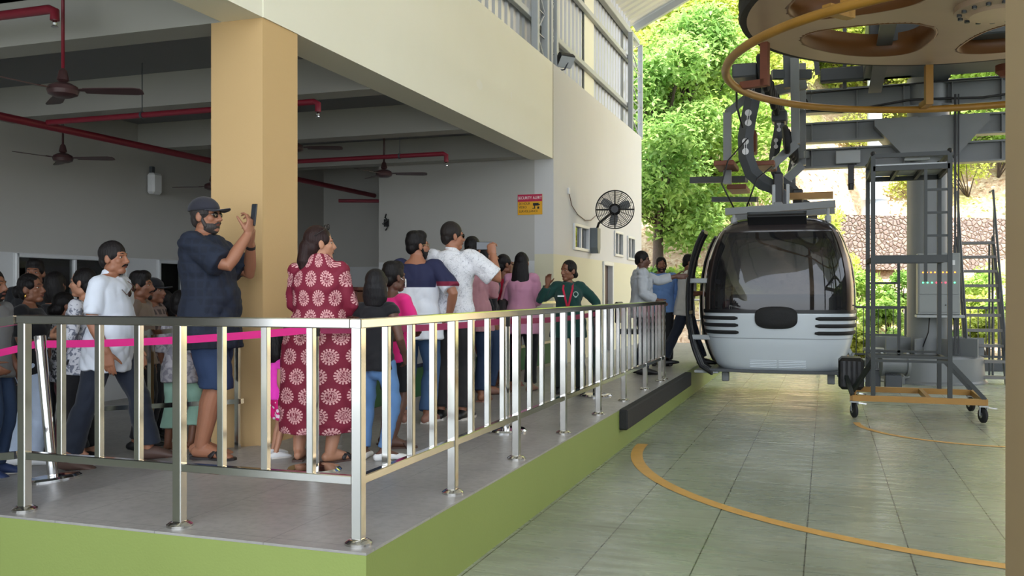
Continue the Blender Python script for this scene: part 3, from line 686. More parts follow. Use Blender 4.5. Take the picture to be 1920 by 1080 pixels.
# security sign
r = empty('security_sign', (-4.27, 13.236, 2.86), 'yellow and crimson security alert sign on the end wall', 'sign')
sgy = mat('sign_yellow', (232, 170, 20), .5, 0, .03); sgr = mat('sign_crimson', (190, 22, 70), .5, 0, .03); blk = mat('sign_black', (30, 24, 20), .6)
W2 = .39
MB().bx(-W2/2, W2/2, -.012, 0, -.155, .155).build('board', sgy, r); MB().bx(-W2/2, W2/2, -.0135, -.0121, .045, .155).build('header', sgr, r)
text('header_lettering', 'SECURITY ALERT', .062, (0, -.0137, .10), (PI/2, 0, 0), mat('sign_white', (245, 240, 235), .5), r, .001, 'CENTER', .82)
for i, (s, z) in enumerate((('24 HOUR', .012), ('VIDEO', -.042))): text('body_lettering', s, .052, (-.178, -.0123, z), (PI/2, 0, 0), blk, r, .001, 'LEFT', .85)
text('body_lettering', 'SURVEILLANCE', .05, (-.178, -.0123, -.105), (PI/2, 0, 0), blk, r, .001, 'LEFT', .9)
c = MB().bx(.05, .14, -.0145, -.0123, -.02, .02).bx(.14, .16, -.0145, -.0123, -.014, .006).bx(.07, .085, -.0145, -.0123, -.06, -.02).bx(.04, .09, -.0145, -.0123, -.066, -.056).bx(.12, .15, -.0145, -.0123, -.07, -.035); c.build('camera_symbol', blk, r)
# wall fan on the outer wall
hb = np.array([-3.89, 15.55, 2.42]); r = empty('wall_fan', hb, 'black wire-caged industrial wall fan on the cream outer wall', 'fan')
gm = mat('grey_fan_box', (104, 112, 116), .4, 0, .05)
MB().prism([(-.11, .22), (.11, .22), (.11, -.12), (.05, -.22), (-.05, -.22), (-.11, -.12)], .0, .14, np.array([[0, 0, 1.], [1, 0, 0], [0, 1, 0]])).build('wall_box', gm, r)
fc = atd(1153, 393, 15.15)-hb; fd = nrm(np.array([.18, -1, -.02]))
MB().tube([(.1, 0, .2), (.16, -.1, .3), fc-fd*.08], .022, 10).build('arm', black, r, True)
MB().lathe([(0, -.12), (.09, -.12), (.1, -.02), (.1, .06), (.06, .1), (0, .1)], fc, 20, fd).build('motor', black, r, 40)
cg = MB()
z_ = fd; x_ = nrm(np.cross((0, 0, 1), z_)); y_ = np.cross(z_, x_); RR = .315
def fp(rad, a, h): return fc+x_*rad*math.cos(a)+y_*rad*math.sin(a)+z_*h
for rad in np.linspace(.12, RR, 8):
    h = .10-.05*(rad/RR)**2
    for s in (1, -1): cg.tube([fp(rad, 2*PI*k/40, h*s) for k in range(40)], .0035 if rad < RR-.01 else .008, 5, closed=True)
for k in range(16):
    a = 2*PI*k/16
    for s in (1, -1): cg.tube([fp(q, a, s*(.10-.05*(q/RR)**2)) for q in np.linspace(.06, RR, 5)], .003 if k % 4 else .009, 5)
cg.build('cage', black, r, True)
for k in range(3):
    a0 = 2*PI*k/3+.4; V = []
    for q in np.linspace(.06, .27, 6):
        w = .22*math.sin(PI*(q-.02)/.32)/q*.3
        for s in (-1, 1): V.append(fp(q, a0+s*w*1.1, s*.022))
    MB().add(V, [(2*i, 2*i+1, 2*i+3, 2*i+2) for i in range(5)]).build('fan_blade', mat('fan_blade_grey', (120, 122, 124), .4), r, True)
pl = atx(1065, 358, -3.9)
r2 = MB().box((pl[0]+.015, pl[1], pl[2]), (.03, .07, .1), None, .006).build('wall_socket', white_plastic); tag(r2, 'small socket box on the cream wall above left of the window', 'socket')
pts = [(pl[0]+.02, pl[1], pl[2]-.04)]
for u, v in ((1072, 385), (1083, 402), (1097, 413), (1108, 413), (1118, 404)): q = atx(u, v, -3.885); pts.append(q)
tag(MB().tube(pts, .007, 6).build('fan_cable', mat('brown_cable', (110, 84, 70), .6), None, True), 'thin cable sagging from the socket box to the wall fan', 'cable')
# floodlight on the wall top
p = np.array([-3.93, 13.82, 4.992]); r = empty('floodlight', p, 'black floodlight clamped on top of the cream wall', 'lamp')
Mf = np.array(Matrix.Rotation(math.radians(50), 3, 'Z') @ Matrix.Rotation(math.radians(40), 3, 'X'))
r.scale = (.85, .85, .85)
MB().box((.06, -.02, .2), (.34, .12, .26), Mf, .02).build('housing', black, r)
MB().box(np.array((.06, -.02, .2))+Mf@np.array((0, -.066, 0)), (.30, .01, .22), Mf).build('lamp_glass', mat('lamp_glass', (190, 195, 198), .1), r)
MB().tube([(-.09, 0, 0), (-.12, -.02, .2), (-.06, -.02, .22)], .015, 6).tube([(-.1, 0, .02), (.05, 0, .04), (.12, -.02, .16)], .015, 6).build('bracket', dgrey, r)
# ================================================================ CABIN (cable car)
GX, GY, GZ = -.655, 14.2, .37
r = empty('cable_car_cabin', (GX, GY, GZ), 'white cable car cabin with dark tinted windows standing at the platform', 'cable car')
prof = [(0, .72, .80), (.03, .80, .88), (.10, .875, .95), (.25, .94, 1.0), (.42, .995, 1.045), (.62, 1.035, 1.075), (.80, 1.055, 1.09), (.90, 1.06, 1.095), (1.05, 1.062, 1.09), (1.25, 1.055, 1.07), (1.45, 1.03, 1.04), (1.65, .99, 1.0), (1.85, .925, .945), (2.0, .855, .885), (2.1, .78, .82), (2.17, .69, .74), (2.215, .56, .62), (2.235, .38, .45), (2.24, 0.001, 0.001)]
pz = np.array([p[0] for p in prof]); pa = np.array([p[1] for p in prof]); pb = np.array([p[2] for p in prof])
def sec(z): return np.interp(z, pz, pa), np.interp(z, pz, pb)
def surf(a, z, off=0, ex=4.6):                     # a = angle, 0 at +X, -pi/2 is the rear face towards the camera
    A, B = sec(z); c, s = math.cos(a), math.sin(a)
    q = (abs(c)**ex+abs(s)**ex)**(-1/ex)
    x, y = A*q*c, B*q*s
    n = nrm((math.copysign(abs(x/A)**(ex-1)/A, x), math.copysign(abs(y/B)**(ex-1)/B, y), 0)) if off else np.zeros(3)
    return np.array([x, y, z])+n*off
def band(zs, a0=0, a1=2*PI, n=96, off=0, closed=True):
    V = []; F = []; m = n if closed else n+1
    for z in zs:
        for k in range(m): V.append(surf(a0+(a1-a0)*k/n, z, off))
    for i in range(len(zs)-1):
        for k in range(n): j = (k+1) % m; F.append((i*m+k, i*m+j, (i+1)*m+j, (i+1)*m+k))
    return V, F
def slab(zs, a0, a1, n, o0, o1):                   # a thick patch lying on the shell
    closed = False; V0, F0 = band(zs, a0, a1, n, o0, False); V1, F1 = band(zs, a0, a1, n, o1, False); k = len(V0); m = n+1; nz = len(zs)
    F = [f[::-1] for f in F0]+[tuple(i+k for i in f) for f in F1]
    per = [i for i in range(m)]+[j*m+m-1 for j in range(1, nz)]+[(nz-1)*m+i for i in range(m-2, -1, -1)]+[j*m for j in range(nz-2, 0, -1)]
    for i in range(len(per)): a, b = per[i], per[(i+1) % len(per)]; F.append((a, b, b+k, a+k))
    return MB().add(V0+V1, F)
# door opening is on the left (-X) side: angles near pi
DA = .42
zs = list(np.linspace(0, .88, 22))
V, F = band(zs, -PI+DA, PI-DA, 110, 0, False); F.append(tuple(range(111))[::-1])
o = link('lower_shell', MB().add(V, F).mesh('lower_shell'), white_shell, r, 50); s_ = o.modifiers.new('thick', 'SOLIDIFY'); s_.thickness = .03
MB().bx(-.93, .9, -.95, .95, .02, .06).build('cabin_floor', dgrey, r)
V, F = band(list(np.linspace(.885, 2.0, 18)), -PI+DA, PI-DA, 110, 0, False); g = link('window_glass', MB().add(V, F).mesh('window_glass'), dark_glass, r, True)
V, F = band([2.0, 2.05, 2.1, 2.17, 2.215, 2.235, 2.2399], 0, 2*PI, 96); o = link('roof_shell', MB().add(V, F).mesh('roof_shell'), mat('smoked_roof_shell', (52, 46, 46), .2, 0, .1, 2, 0, 60, .5, .3), r, 50); o.modifiers.new('thick', 'SOLIDIFY').thickness = .02
slab(np.linspace(.862, .91, 3), -PI+DA, PI-DA, 110, -.012, .012).build('waist_trim', black, r, 50)
# corner and door frames
fr_m = mat('bronze_window_frame', (78, 66, 60), .3, .5, .1)
for a in (-PI/2-.83, -PI/2+.83, PI/2-.83, PI/2+.83): slab(np.linspace(.89, 2.05, 16), a-.035, a+.035, 4, -.03, .012).build('window_pillar', fr_m, r, 50)
for a in (-PI+DA, PI-DA): slab(np.linspace(.06, 2.05, 24), a-.025, a+.025, 3, -.03, .02).build('door_jamb', fr_m, r, 50)
# stripes, buffer pad, vents on the rear and sides
def zst(zc, h, a0, a1, nm='stripe', m=rubber):
    V = []; n = 20; prof2 = [(-h/2, .002), (-h/2, .012), (-h*.25, .02), (h*.25, .02), (h/2, .012), (h/2, .002)]
    F = []
    for k in range(n+1):
        a = a0+(a1-a0)*k/n; e = 1 if 0 < k < n else .5
        for dz, of in prof2: V.append(surf(a, zc+dz*e, of))
    for k in range(n):
        for i in range(6): F.append((k*6+i, k*6+(i+1) % 6, (k+1)*6+(i+1) % 6, (k+1)*6+i))
    F += [tuple(range(6)), tuple(n*6+i for i in range(6))]
    MB().add(V, F).build(nm, m, r, 50)
for zc in (.79, .69, .59):
    zst(zc, .052, -PI/2+.46, -.30); zst(zc, .052, -PI+.38 if False else -PI+DA+.03, -PI/2-.46)
    zst(zc, .052, .30, PI/2-.46)
V = []; F = []; n = 40
def padp(x, z, off): 
    B = sec(z)[1]; return (x, -B-off, z)
for rr, off in ((1, .0), (1, .03), (.92, .05), (.5, .056), (.02, .058)):
    for k in range(n):
        a = 2*PI*k/n; c, s = math.cos(a), math.sin(a); e = 2/3.0
        V.append(padp(.285*rr*math.copysign(abs(c)**e, c), .80+.155*rr*math.copysign(abs(s)**e, s), off))
for i in range(4):
    for k in range(n): F.append((i*n+k, i*n+(k+1) % n, (i+1)*n+(k+1) % n, (i+1)*n+k))
F.append(tuple(4*n+k for k in range(n)))
MB().add(V, F).build('buffer_pad', rubber, r, 60)
slab([.505, .513], -PI+DA, PI-DA, 110, -.004, .004).build('shell_seam', mat('shell_seam_grey', (130, 136, 142), .5), r, 50)
for x0 in (-.36, .03):
    vt = MB()
    for k in range(5): z = .10+k*.024; B = sec(z)[1]; vt.bx(x0, x0+.36, -B-.007, -B+.01, z-.004, z+.006)
    vt.build('vent_louvre', white_shell, r)
# rear roof hatch
sl = math.radians(32); Mh = np.array(Matrix.Rotation(-sl, 3, 'X'))
h0 = np.array((0, -.80, 2.13))
MB().box(h0, (.80, .40, .05), Mh, .01).build('roof_hatch', black, r)
ht = MB()
for k in (-1, 1): ht.box(h0+Mh@np.array((k*.38, 0, .035)), (.04, .40, .04), Mh); ht.box(h0+Mh@np.array((0, k*.18, .035)), (.80, .04, .04), Mh)
ht.build('hatch_frame', dgrey, r)
# seats seen through the glass
for y0 in (-.78, .78):
    st = MB().box((.1, y0*.8, .50), (1.5, .42, .08), None, .03).box((.1, y0*1.08, .82), (1.5, .08, .60), None, .03); st.build('bench_seat', mat('bench_grey', (52, 54, 58), .7), r)
# carrying feet and pipes underneath
for x in (-.72, .72): MB().box((x, -.72, -.06), (.10, .10, .14), None, .01).build('buffer_foot', mgrey, r)
MB().tube([(.80, -.5, -.03), (.93, -.5, .02), (.97, -.5, .2), (1.02, -.5, .3)], .02, 8).build('guide_bar', mgrey, r, True)
MB().bar((.95, -.4, .35), (1.16, -.35, -.12), .07, .05).build('guide_skid', lgrey, r)
# open double door: two curved leaves slid out along the side
def leaf(y0, y1, off=.13):
    lf = None; zz = np.linspace(.0, 2.02, 22)
    def q(z, y): return np.array([-sec(z)[0]-off, y, z])
    fm = MB()
    for y in (y0, y1): fm.tube([q(z, y) for z in zz], (.042, .026), 8, hint=(0, 1, 0))
    for z in (.0, .86, 2.02): fm.bar(q(z, y0), q(z, y1), .035, .05)
    fm.tube([q(z, (y0+y1)/2) for z in zz], (.02, .018), 6, hint=(0, 1, 0))
    lf = fm.build('door_leaf', mat('black_door_frame', (40, 40, 42), .35, .3, .1), r, 50)
    V = []; F = []
    for z in zz: V += [q(z, y0), q(z, y1)]
    V = V[16:]; F = [(2*i, 2*i+1, 2*i+3, 2*i+2) for i in range(len(V)//2-1)]
    link('door_glass', MB().add(V, F).mesh('door_glass'), dark_glass, lf)
    V2 = [tuple(v) for z in zz[:9] for v in (q(z, y0), q(z, y1))]; F2 = [(2*i, 2*i+1, 2*i+3, 2*i+2) for i in range(0, 8)]
    k = link('door_panel', MB().add(V2, F2).mesh('door_panel'), white_shell, lf); k.modifiers.new('t', 'SOLIDIFY').thickness = .02
    for z in (.50, 1.32): MB().box(q(z, (y0+y1)/2)+np.array([.1, 0, 0]), (.34, .06, .07), None, .01).build('door_arm', lgrey, lf)
    return lf
leaf(-1.0, -.55, .17); leaf(.55, 1.0, .17)
MB().bx(-1.14, -.80, -.95, .62, -.005, .035, .006).build('step_plate', lgrey, r)
# suspension on the roof
MB().bar((-.74, -.55, 2.33), (.78, -.55, 2.40), .11, .10).build('roof_crossbar', mgrey, r); MB().bar((-.74, .55, 2.33), (.78, .55, 2.40), .11, .10).build('roof_crossbar', mgrey, r)
for x in (-.62, .68):
    for y in (-.55, .55): MB().tube([(x, y, 2.12), (x, y, 2.36)], .022, 8).lathe([(.045, 2.16), (.045, 2.24), (0, 2.24)], (x, y, 0), 10).build('spring_mount', lgrey, r)
MB().bx(-.06, .06, -.6, .6, 2.37, 2.45, .01).build('roof_spine', mgrey, r)
# hanger arm (C shape) with bolted plates
def hanger(dx, dy, dz, s, par, nm='hanger_arm'):
    pts = [(.14, 2.40), (.10, 2.62), (.02, 2.72), (-.14, 2.80), (-.30, 2.95), (-.39, 3.2), (-.40, 3.5), (-.35, 3.8), (-.30, 4.05), (-.27, 4.3)]
    h = MB().tube([(x*s+dx, dy, z*s+dz) for x, z in pts], [(.10*s, .07*s)]*3+[(.115*s, .07*s)]*7, 4, hint=None).build(nm, dgrey, par, 30)
    for zc in (3.35, 3.78, 4.18):
        x = np.interp(zc, [p[1] for p in pts[2:]], [p[0] for p in pts[2:]]); k = MB()
        for q in (-.075, .075): k.lathe([(.05*s, 0), (.05*s, .012), (0, .012)], ((x-.0)*s+dx, dy-.056*s, (zc+q)*s+dz), 14, (0, -1, 0))
        k.box((x*s+dx, dy-.058*s, zc*s+dz), (.04*s, .012, .12*s)); k.build('joint_plate', white_plastic, h)
    return h
hanger(-.10, 0, 0, 1.0, r)
MB().box((-.37, 0, 4.42), (.30, .5, .22), None, .03).build('grip', dgrey, r)
MB().box((-.02, -.05, 2.68), (.14, .2, .5), None, .02).build('hanger_head', black, r)
for k in (-1, 1): MB().box((.02+k*.1, -.16, 2.58), (.05, .03, .34), None, .01).build('clevis_plate', lgrey, r)
# cables looping from the roof
MB().tube([(-.62, -.5, 2.38), (-.80, -.5, 2.75), (-.72, -.4, 3.1), (-.45, -.2, 3.45)], .012, 6).tube([(-.45, -.5, 2.38), (-.3, -.5, 2.8), (-.1, -.3, 3.0)], .012, 6).build('wiring', black, r, True)
# ================================================================ STATION MACHINERY
WX, WY = 1.85, 11.6
r = empty('bullwheel', (WX, WY, 4.83), 'huge brown cable bullwheel with a black rubber rim overhead', 'wheel')
R0 = 2.82
MB().lathe([(R0-.06, -.03), (R0+.03, -.03), (R0+.05, .02), (R0+.0, .08), (R0+.05, .16), (R0+.03, .26), (R0-.10, .26)], (0, 0, 0), 96, closed=True).build('rubber_rim', rubber, r, 40)
# web plate: outer ring, hub ring and six broad spokes with rounded windows
WA = math.radians(139)
def webplate():
    V = []; F = []; na, nr = 360, 44; rad = np.linspace(.42, R0-.05, nr)
    def solid(rr, a):
        k = 5; w = ((a-WA+PI/k) % (2*PI/k))-PI/k; s = abs(w)*rr              # distance from window centre line
        lo, hi = .92, 2.40; cm = (lo+hi)/2; hh = (hi-lo)/2
        half = max(rr*PI/k-.22, .01)
        return (abs((rr-cm)/hh)**3+(s/half)**3) > 1
    keep = np.zeros((nr-1, na), bool)
    for i in range(nr-1):
        for k in range(na): keep[i, k] = solid((rad[i]+rad[i+1])/2, 2*PI*(k+.5)/na)
    for z in (-.035, .035):
        for i in range(nr):
            for k in range(na): V.append((rad[i]*math.cos(2*PI*k/na), rad[i]*math.sin(2*PI*k/na), z))
    n = na*nr; id = lambda i, k, t: t*n+i*na+k % na
    lips = []
    for i in range(nr-1):
        for k in range(na):
            if not keep[i, k]: continue
            F.append((id(i, k, 0), id(i, k+1, 0), id(i+1, k+1, 0), id(i+1, k, 0))[::-1]); F.append((id(i, k, 1), id(i, k+1, 1), id(i+1, k+1, 1), id(i+1, k, 1)))
            for (di, dk, e) in ((-1, 0, (id(i, k, 0), id(i, k+1, 0))), (1, 0, (id(i+1, k, 0), id(i+1, k+1, 0))), (0, -1, (id(i, k, 0), id(i+1, k, 0))), (0, 1, (id(i, k+1, 0), id(i+1, k+1, 0)))):
                ii, kk = i+di, (k+dk) % na
                if ii < 0 or ii >= nr-1 or not keep[ii, kk]: F.append((e[0], e[1], e[1]+n, e[0]+n)); lips.append(e)
    return V, F
V, F = webplate()
me = MB().add(V, F).build('web_plate', bronze, r)
lip = MB()
for q in range(5):                                  # the deep flanged edge of each window
    pts = []; k = 5; ac = WA+q*2*PI/k
    cm, hh = 1.66, .74
    for j in range(48):
        th = 2*PI*j/48; c, s = math.cos(th), math.sin(th); e = 2/3
        rr = cm+hh*math.copysign(abs(c)**e, c); half = max(rr*PI/5-.22, .01); sd = half*math.copysign(abs(s)**e, s); pts.append((rr*math.cos(ac+sd/rr), rr*math.sin(ac+sd/rr)))
    n = len(pts); Vv = []; 
    for z in (-.04, .27):
        for x, y in pts: Vv.append((x, y, z))
    lip = MB().add(Vv, [(j, (j+1) % n, n+(j+1) % n, n+j) for j in range(n)])
    lo = lip.build('window_flange', bronze_lip, r, True); sm = lo.modifiers.new('t', 'SOLIDIFY'); sm.thickness = .03
MB().lathe([(0, -.16), (.30, -.16), (.34, -.12), (.46, -.10), (.46, .3), (0, .3)], (0, 0, 0), 48).build('hub', bronze, r, 35)
for k in range(16): MB().lathe([(.028, -.14), (.028, -.10), (0, -.14)], (.40*math.cos(k*PI/8), .40*math.sin(k*PI/8), 0), 6).build('hub_bolt', dgrey, r)
gb = MB()
for k in range(72): a = 2*PI*k/72; gb.box((.70*math.cos(a), .70*math.sin(a), .14), (.05, .035, .08), np.array(Matrix.Rotation(a, 3, 'Z')))
gb.lathe([(.5, .1), (.69, .1), (.69, .18), (.5, .18)], (0, 0, 0), 72, closed=True); gb.build('toothed_ring', mat('dark_grease_steel', (54, 46, 42), .5, .3, .2), r)
MB().lathe([(.2, -.1), (.2, .62), (0, .62)], (0, 0, 0), 24).build('shaft', dgrey, r, 40)
# guard ring under the wheel
r = empty('guard_ring', (WX, WY, 4.2), 'yellow-brown tubular guard ring hung below the bullwheel', 'guard ring')
RG = 3.02
MB().tube([(RG*math.cos(2*PI*k/120), RG*math.sin(2*PI*k/120), 0) for k in range(120)], .05, 12, closed=True, hint=(0, 0, 1)).build('ring_tube', yellow_steel, r, True)
def brk(a, m=yellow_steel):
    c, s = math.cos(a), math.sin(a); R1 = RG-.02; R2 = RG-.34
    MB().bar((R1*c, R1*s, .04), (R2*c, R2*s, .04), .10, .09).bar((R2*c, R2*s, 0), (R2*c, R2*s, .56), .10, .10, (c, s, 0)).build('ring_bracket', m, r)
brk(math.radians(166), rust); brk(math.radians(100)); brk(math.radians(34)); brk(math.radians(232)); brk(math.radians(300))
# pylon with cross beams that carry the drive
PXX, PYY = 1.66, 17.2
r = empty('station_pylon', (PXX, PYY, 0), 'thick grey steel pylon carrying the drive beams', 'pylon')
MB().lathe([(.92, .0), (.92, .02), (.88, .05), (.86, .42), (.78, .46), (.0, .46)], (0, 0, 0), 40).build('base_skirt', mgrey, r, 35)
MB().lathe([(.335, .46), (.335, 5.2), (0, 5.2)], (0, 0, 0), 40).build('shaft', mgrey, r, 40)
rb = MB()
for k in range(10): a = 2*PI*k/10; rb.box((.62*math.cos(a), .62*math.sin(a), .60), (.5, .03, .30), np.array(Matrix.Rotation(a, 3, 'Z')))
rb.build('base_gusset', mgrey, r)
hd = MB().prism([(-.88, 4.46), (.88, 4.46), (.88, 4.36), (.40, 3.80), (-.40, 3.80), (-.88, 4.36)], -.50, .40, np.array([[1., 0, 0], [0, 0, 1], [0, 1, 0]])); hd.build('head_plate', mgrey, r)
MB().bx(.345, .375, -.56, -.53, .5, 4.8).bx(.40, .42, -.56, -.53, .5, 4.8).build('conduit', black, r)
def ibeam(mb, a, b, h, w, t=.02):
    a = np.array(a, float); b = np.array(b, float)
    for z in (-h/2, h/2): mb.bar(a+(0, 0, z), b+(0, 0, z), w, t*1.4)
    mb.bar(a, b, t, h); return mb
for zc, h, yy in ((4.89, .38, -.15), (4.34, .32, -.15), (3.88, .32, -.15)):
    ibeam(MB(), (-2.1, yy, zc), (3.9, yy, zc), h, .26).build('cross_beam', mgrey, r)
    for k in range(8): x = -1.9+k*.75; MB().bx(x-.008, x+.008, yy-.12, yy+.12, zc-h/2, zc+h/2).build('beam_stiffener', mgrey, r)
ibeam(MB(), (.1, .5, 5.35), (.1, -9.0, 5.35), .5, .35).build('drive_beam', dgrey, r); ibeam(MB(), (-.9, -1, 4.98), (-.9, -9, 5.35), .3, .2).build('drive_beam', dgrey, r)
MB().bx(-1.1, 1.3, -3.6, -1.2, 4.98, 5.5, .02).build('gearbox', dgrey, r)
MB().bx(-1.75, -.35, -1.4, -1.2, 4.98, 5.2, .02).bx(-1.4, -1.34, -1.2, -1.1, 4.9, 6.4).build('upper_box', mat('dark_panel', (62, 66, 70), .5), r)
for x in (-1.3, -.2, 2.0): MB().bx(x-.2, x+.2, -.36, -.29, 3.76, 3.98, .01).build('junction_box', lgrey, r)
for x in (-1.25, 2.2): MB().bx(x-.05, x+.05, -.36, -.24, 3.4, 3.74, .01).lathe([(.045, 3.3), (.06, 3.4), (0, 3.4)], (x, -.3, 0), 10).build('lamp_drop', black, r)
cb = MB(); cb.tube([(-2.0, -.32, 4.92), (-1.9, -.33, 4.72), (-1.4, -.33, 4.66), (-.3, -.33, 4.8), (.8, -.33, 4.76), (2.4, -.33, 4.9)], .02, 6).tube([(-2.0, -.33, 5.02), (.2, -.33, 5.08), (3.4, -.33, 5.1)], .016, 6); cb.build('cable', black, r, True)
MB().lathe([(.14, 4.6), (.14, 4.9), (0, 4.9)], (1.5, -1.6, 0), 20).build('motor_can', rust, r, 40); MB().lathe([(.09, 4.45), (.16, 4.52), (.16, 4.62), (0, 4.62)], (.9, -1.9, .3), 20).build('bell_housing', rust, r, 40)
# control cabinet on the pylon
r = empty('control_cabinet', (PXX+.10, PYY-.52, 1.15), 'grey control cabinet with rows of small lights on the pylon', 'cabinet')
w = .32
MB().bx(-w, w, -.15, .18, 0, 1.02, .01).build('body', mat('cabinet_grey', (138, 142, 140), .45, 0, .04), r)
MB().bx(-w+.02, w-.02, -.162, -.151, .34, .98, .004).build('door', mat('cabinet_grey', (138, 142, 140)), r); MB().bx(-w+.02, w-.02, -.160, -.151, .04, .32, .004).build('door', mat('cabinet_grey', (138, 142, 140)), r)
MB().bx(-w-.02, w+.06, -.22, .18, -.05, -.005, .008).build('shelf', lgrey, r); MB().lathe([(.012, 0), (.012, .01), (0, .01)], (.1, -.162, .16), 10, (0, -1, 0)).build('lock', black, r)
MB().bx(.15, .24, -.168, -.161, .82, .9).build('rating_plate', white_plastic, r)
def led(name, rgb, st=3):
    m = mat(name, rgb, .4); b = m.node_tree.nodes['Principled BSDF']; b.inputs['Emission Color'].default_value = lin(rgb)+(1,); b.inputs['Emission Strength'].default_value = st; return m
lo, lg, lr = led('amber_light', (255, 130, 30)), led('green_light', (60, 255, 130)), led('red_light', (255, 40, 60))
for k in range(9): MB().ell((-.24+k*.06, -.164, .70), (.011, .008, .011), 8, 6).build('indicator_lamp', lo, r)
for k, m in enumerate([lg, lg, lg, lr, lr, lr, lr, lg]): MB().ell((-.24+k*.068, -.164, .53), (.012, .008, .012), 8, 6).build('indicator_lamp', m, r)
MB().tube([(-.12, .05, -.05), (-.14, .05, -.3), (-.22, .1, -.55)], .01, 6).tube([(.24, .02, -.05), (.27, -.02, -.2), (.22, -.02, -.28), (.18, .0, -.15), (.2, .02, -.05)], .014, 6).build('cable', black, r, True)
# conveyor frame above the cabin track
r = empty('conveyor_frame', (-1.35, 13.9, 0), 'grey angular conveyor frame around the cabin hanger with rubber tyres', 'machine frame')
def q(u, v, d): return atd(u, v, d)-np.array([-1.35, 13.9, 0])
def poly(pts, d, w, h, nm, m=mgrey):
    mb = MB(); P = [q(u, v, d) for u, v in pts]
    for a, b in zip(P[:-1], P[1:]): mb.bar(a, b, w, h)
    mb.build(nm, m, r)
poly([(1400, 183), (1364, 212), (1364, 345)], 14.2, .12, .12, 'yoke')
poly([(1490, 110), (1492, 270), (1445, 312)], 14.2, .13, .13, 'yoke'); poly([(1503, 120), (1503, 310), (1462, 348)], 15.6, .13, .14, 'yoke')
poly([(1398, 183), (1510, 158)], 15.0, .14, .16, 'yoke')
poly([(1480, 60), (1482, 165)], 14.4, .18, .2, 'upright', dgrey); poly([(1447, 140), (1520, 140)], 14.4, .12, .14, 'upright', dgrey); poly([(1520, 10), (1533, 140)], 15.5, .08, .08, 'upright', dgrey)
for u, v, d in ((1362, 312, 14.0), (1436, 312, 14.3), (1385, 355, 14.9), (1463, 351, 15.4)): 
    a = q(u, v, d); MB().bx(a[0]-.15, a[0]+.15, a[1]-.4, a[1]+.4, a[2]-.035, a[2]+.04, .01).build('guide_timber', rust, r)
a = q(1500, 368, 14.6); MB().bx(a[0]-.3, a[0]+.5, a[1]-.1, a[1]+.1, a[2]-.05, a[2]+.05).build('guide_timber', yellow_steel, r)
for i in range(9):
    a = q(1428+i*5, 190+i*7, 13.0+i*.33)
    MB().lathe([(.10, -.05), (.20, -.05), (.23, -.025), (.23, .025), (.20, .05), (.10, .05)], (a[0]-.0, a[1], a[2]+.45-.03*i), 24, (1, 0, .12)).build('drive_tyre', rubber, r, 40)
for i in range(5):
    a = q(1474+i*4, 262+i*5, 14.0+i*.35); MB().lathe([(.08, -.04), (.20, -.04), (.22, -.015), (.22, .015), (.20, .04), (.08, .04)], a, 24, (1, .1, .1)).build('drive_tyre', rubber, r, 40)
a = q(1410, 142, 13.4); MB().bx(a[0]-.25, a[0]+.1, a[1]-.4, a[1]+.4, a[2]-.1, a[2]+.1, .02).build('motor_box', dgrey, r)
a = q(1404, 265, 14.4); MB().bx(a[0]-.06, a[0]+.12, a[1]-.2, a[1]+.2, a[2]-.2, a[2]+.15, .02).lathe([(.08, -.1), (.08, .3), (0, .3)], a, 16).build('brake_caliper', rust, r)
MB().bar(q(1296, 338, 15.3), q(1400, 336, 14.6), .10, .10).build('guide_rail', dgrey, r); MB().bar(q(1336, 374, 14.9), q(1420, 374, 14.4), .07, .08).build('guide_rail', dgrey, r)
MB().bar(q(1500, 200, 15.3), q(1512, 200, 16.2), .12, .12).bar(q(1500, 290, 15.3), q(1512, 290, 16.2), .12, .12).build('frame_tie', mgrey, r)
a = q(1381, 158, 12.6); MB().tube([a, a+(0, .02, -.3), a+(.08, .05, -.6)], .015, 6).ell(a, (.03, .03, .03)).build('limit_switch', black, r, True)
# two empty hanger arms waiting behind the cabin's own
for dy, dz, s, dx, lab in ((1.35, -.05, .95, .12, 'dark curved hanger arm waiting just behind the cabin hanger'), (2.6, -.12, .9, .33, 'third curved hanger arm farthest back in the conveyor')):
    e = empty('hanger_arm', (GX, GY+dy, GZ), lab, 'hanger'); hanger(dx, 0, 1.05+dz, s*.72, e, 'curved_arm')
    MB().box((dx-.27*s*.72, 0, 4.4*s*.72+1.05+dz), (.24, .4, .18), None, .02).build('grip', dgrey, e); MB().box((dx+.1, -.0, 2.45*s*.72+1.05+dz), (.16, .16, .3), None, .02).build('clevis', black, e)
# rolling work scaffold
r = empty('rolling_scaffold', (1.04, 11.75, 0), 'tall dark green rolling scaffold on a yellow wheeled base', 'scaffold')
dgreen = mat('dark_green_steel', (34, 39, 37), .5, 0, .15, 4)
def S(x, y, z): return (x-1.04, y-11.75, z)
fx0 = aty(1637, 600, 11.75)[0]; fx1 = aty(1781, 600, 11.75)[0]; bx0 = aty(1627, 600, 12.85)[0]; bx1 = aty(1761, 600, 12.85)[0]; ix = aty(1735.5, 400, 11.75)[0]; lx = aty(1685, 600, 12.85)[0]
zt = aty(1637, 293, 11.75)[2]; zd = aty(1637, 317, 11.75)[2]; zm = aty(1637, 486, 11.75)[2]; zl = aty(1637, 676, 11.75)[2]
for x, y, nm in ((fx0, 11.75, 0), (fx1, 11.75, 0), (bx0, 12.85, 0), (bx1, 12.85, 0)):
    u_ = MB().bar(S(x, y, .27), S(x, y, zt), .05, .05).build('upright', dgreen, r); MB().ell(S(x, y, zt+.03), (.03, .03, .03), 8, 6).build('joint_cap', black, u_)
def RL(a, b, w, h): MB().bar(a, b, w, h).build('rail', dgreen, r)
class _R:
    def bar(s, a, b, w, h): RL(a, b, w, h)
f = _R()
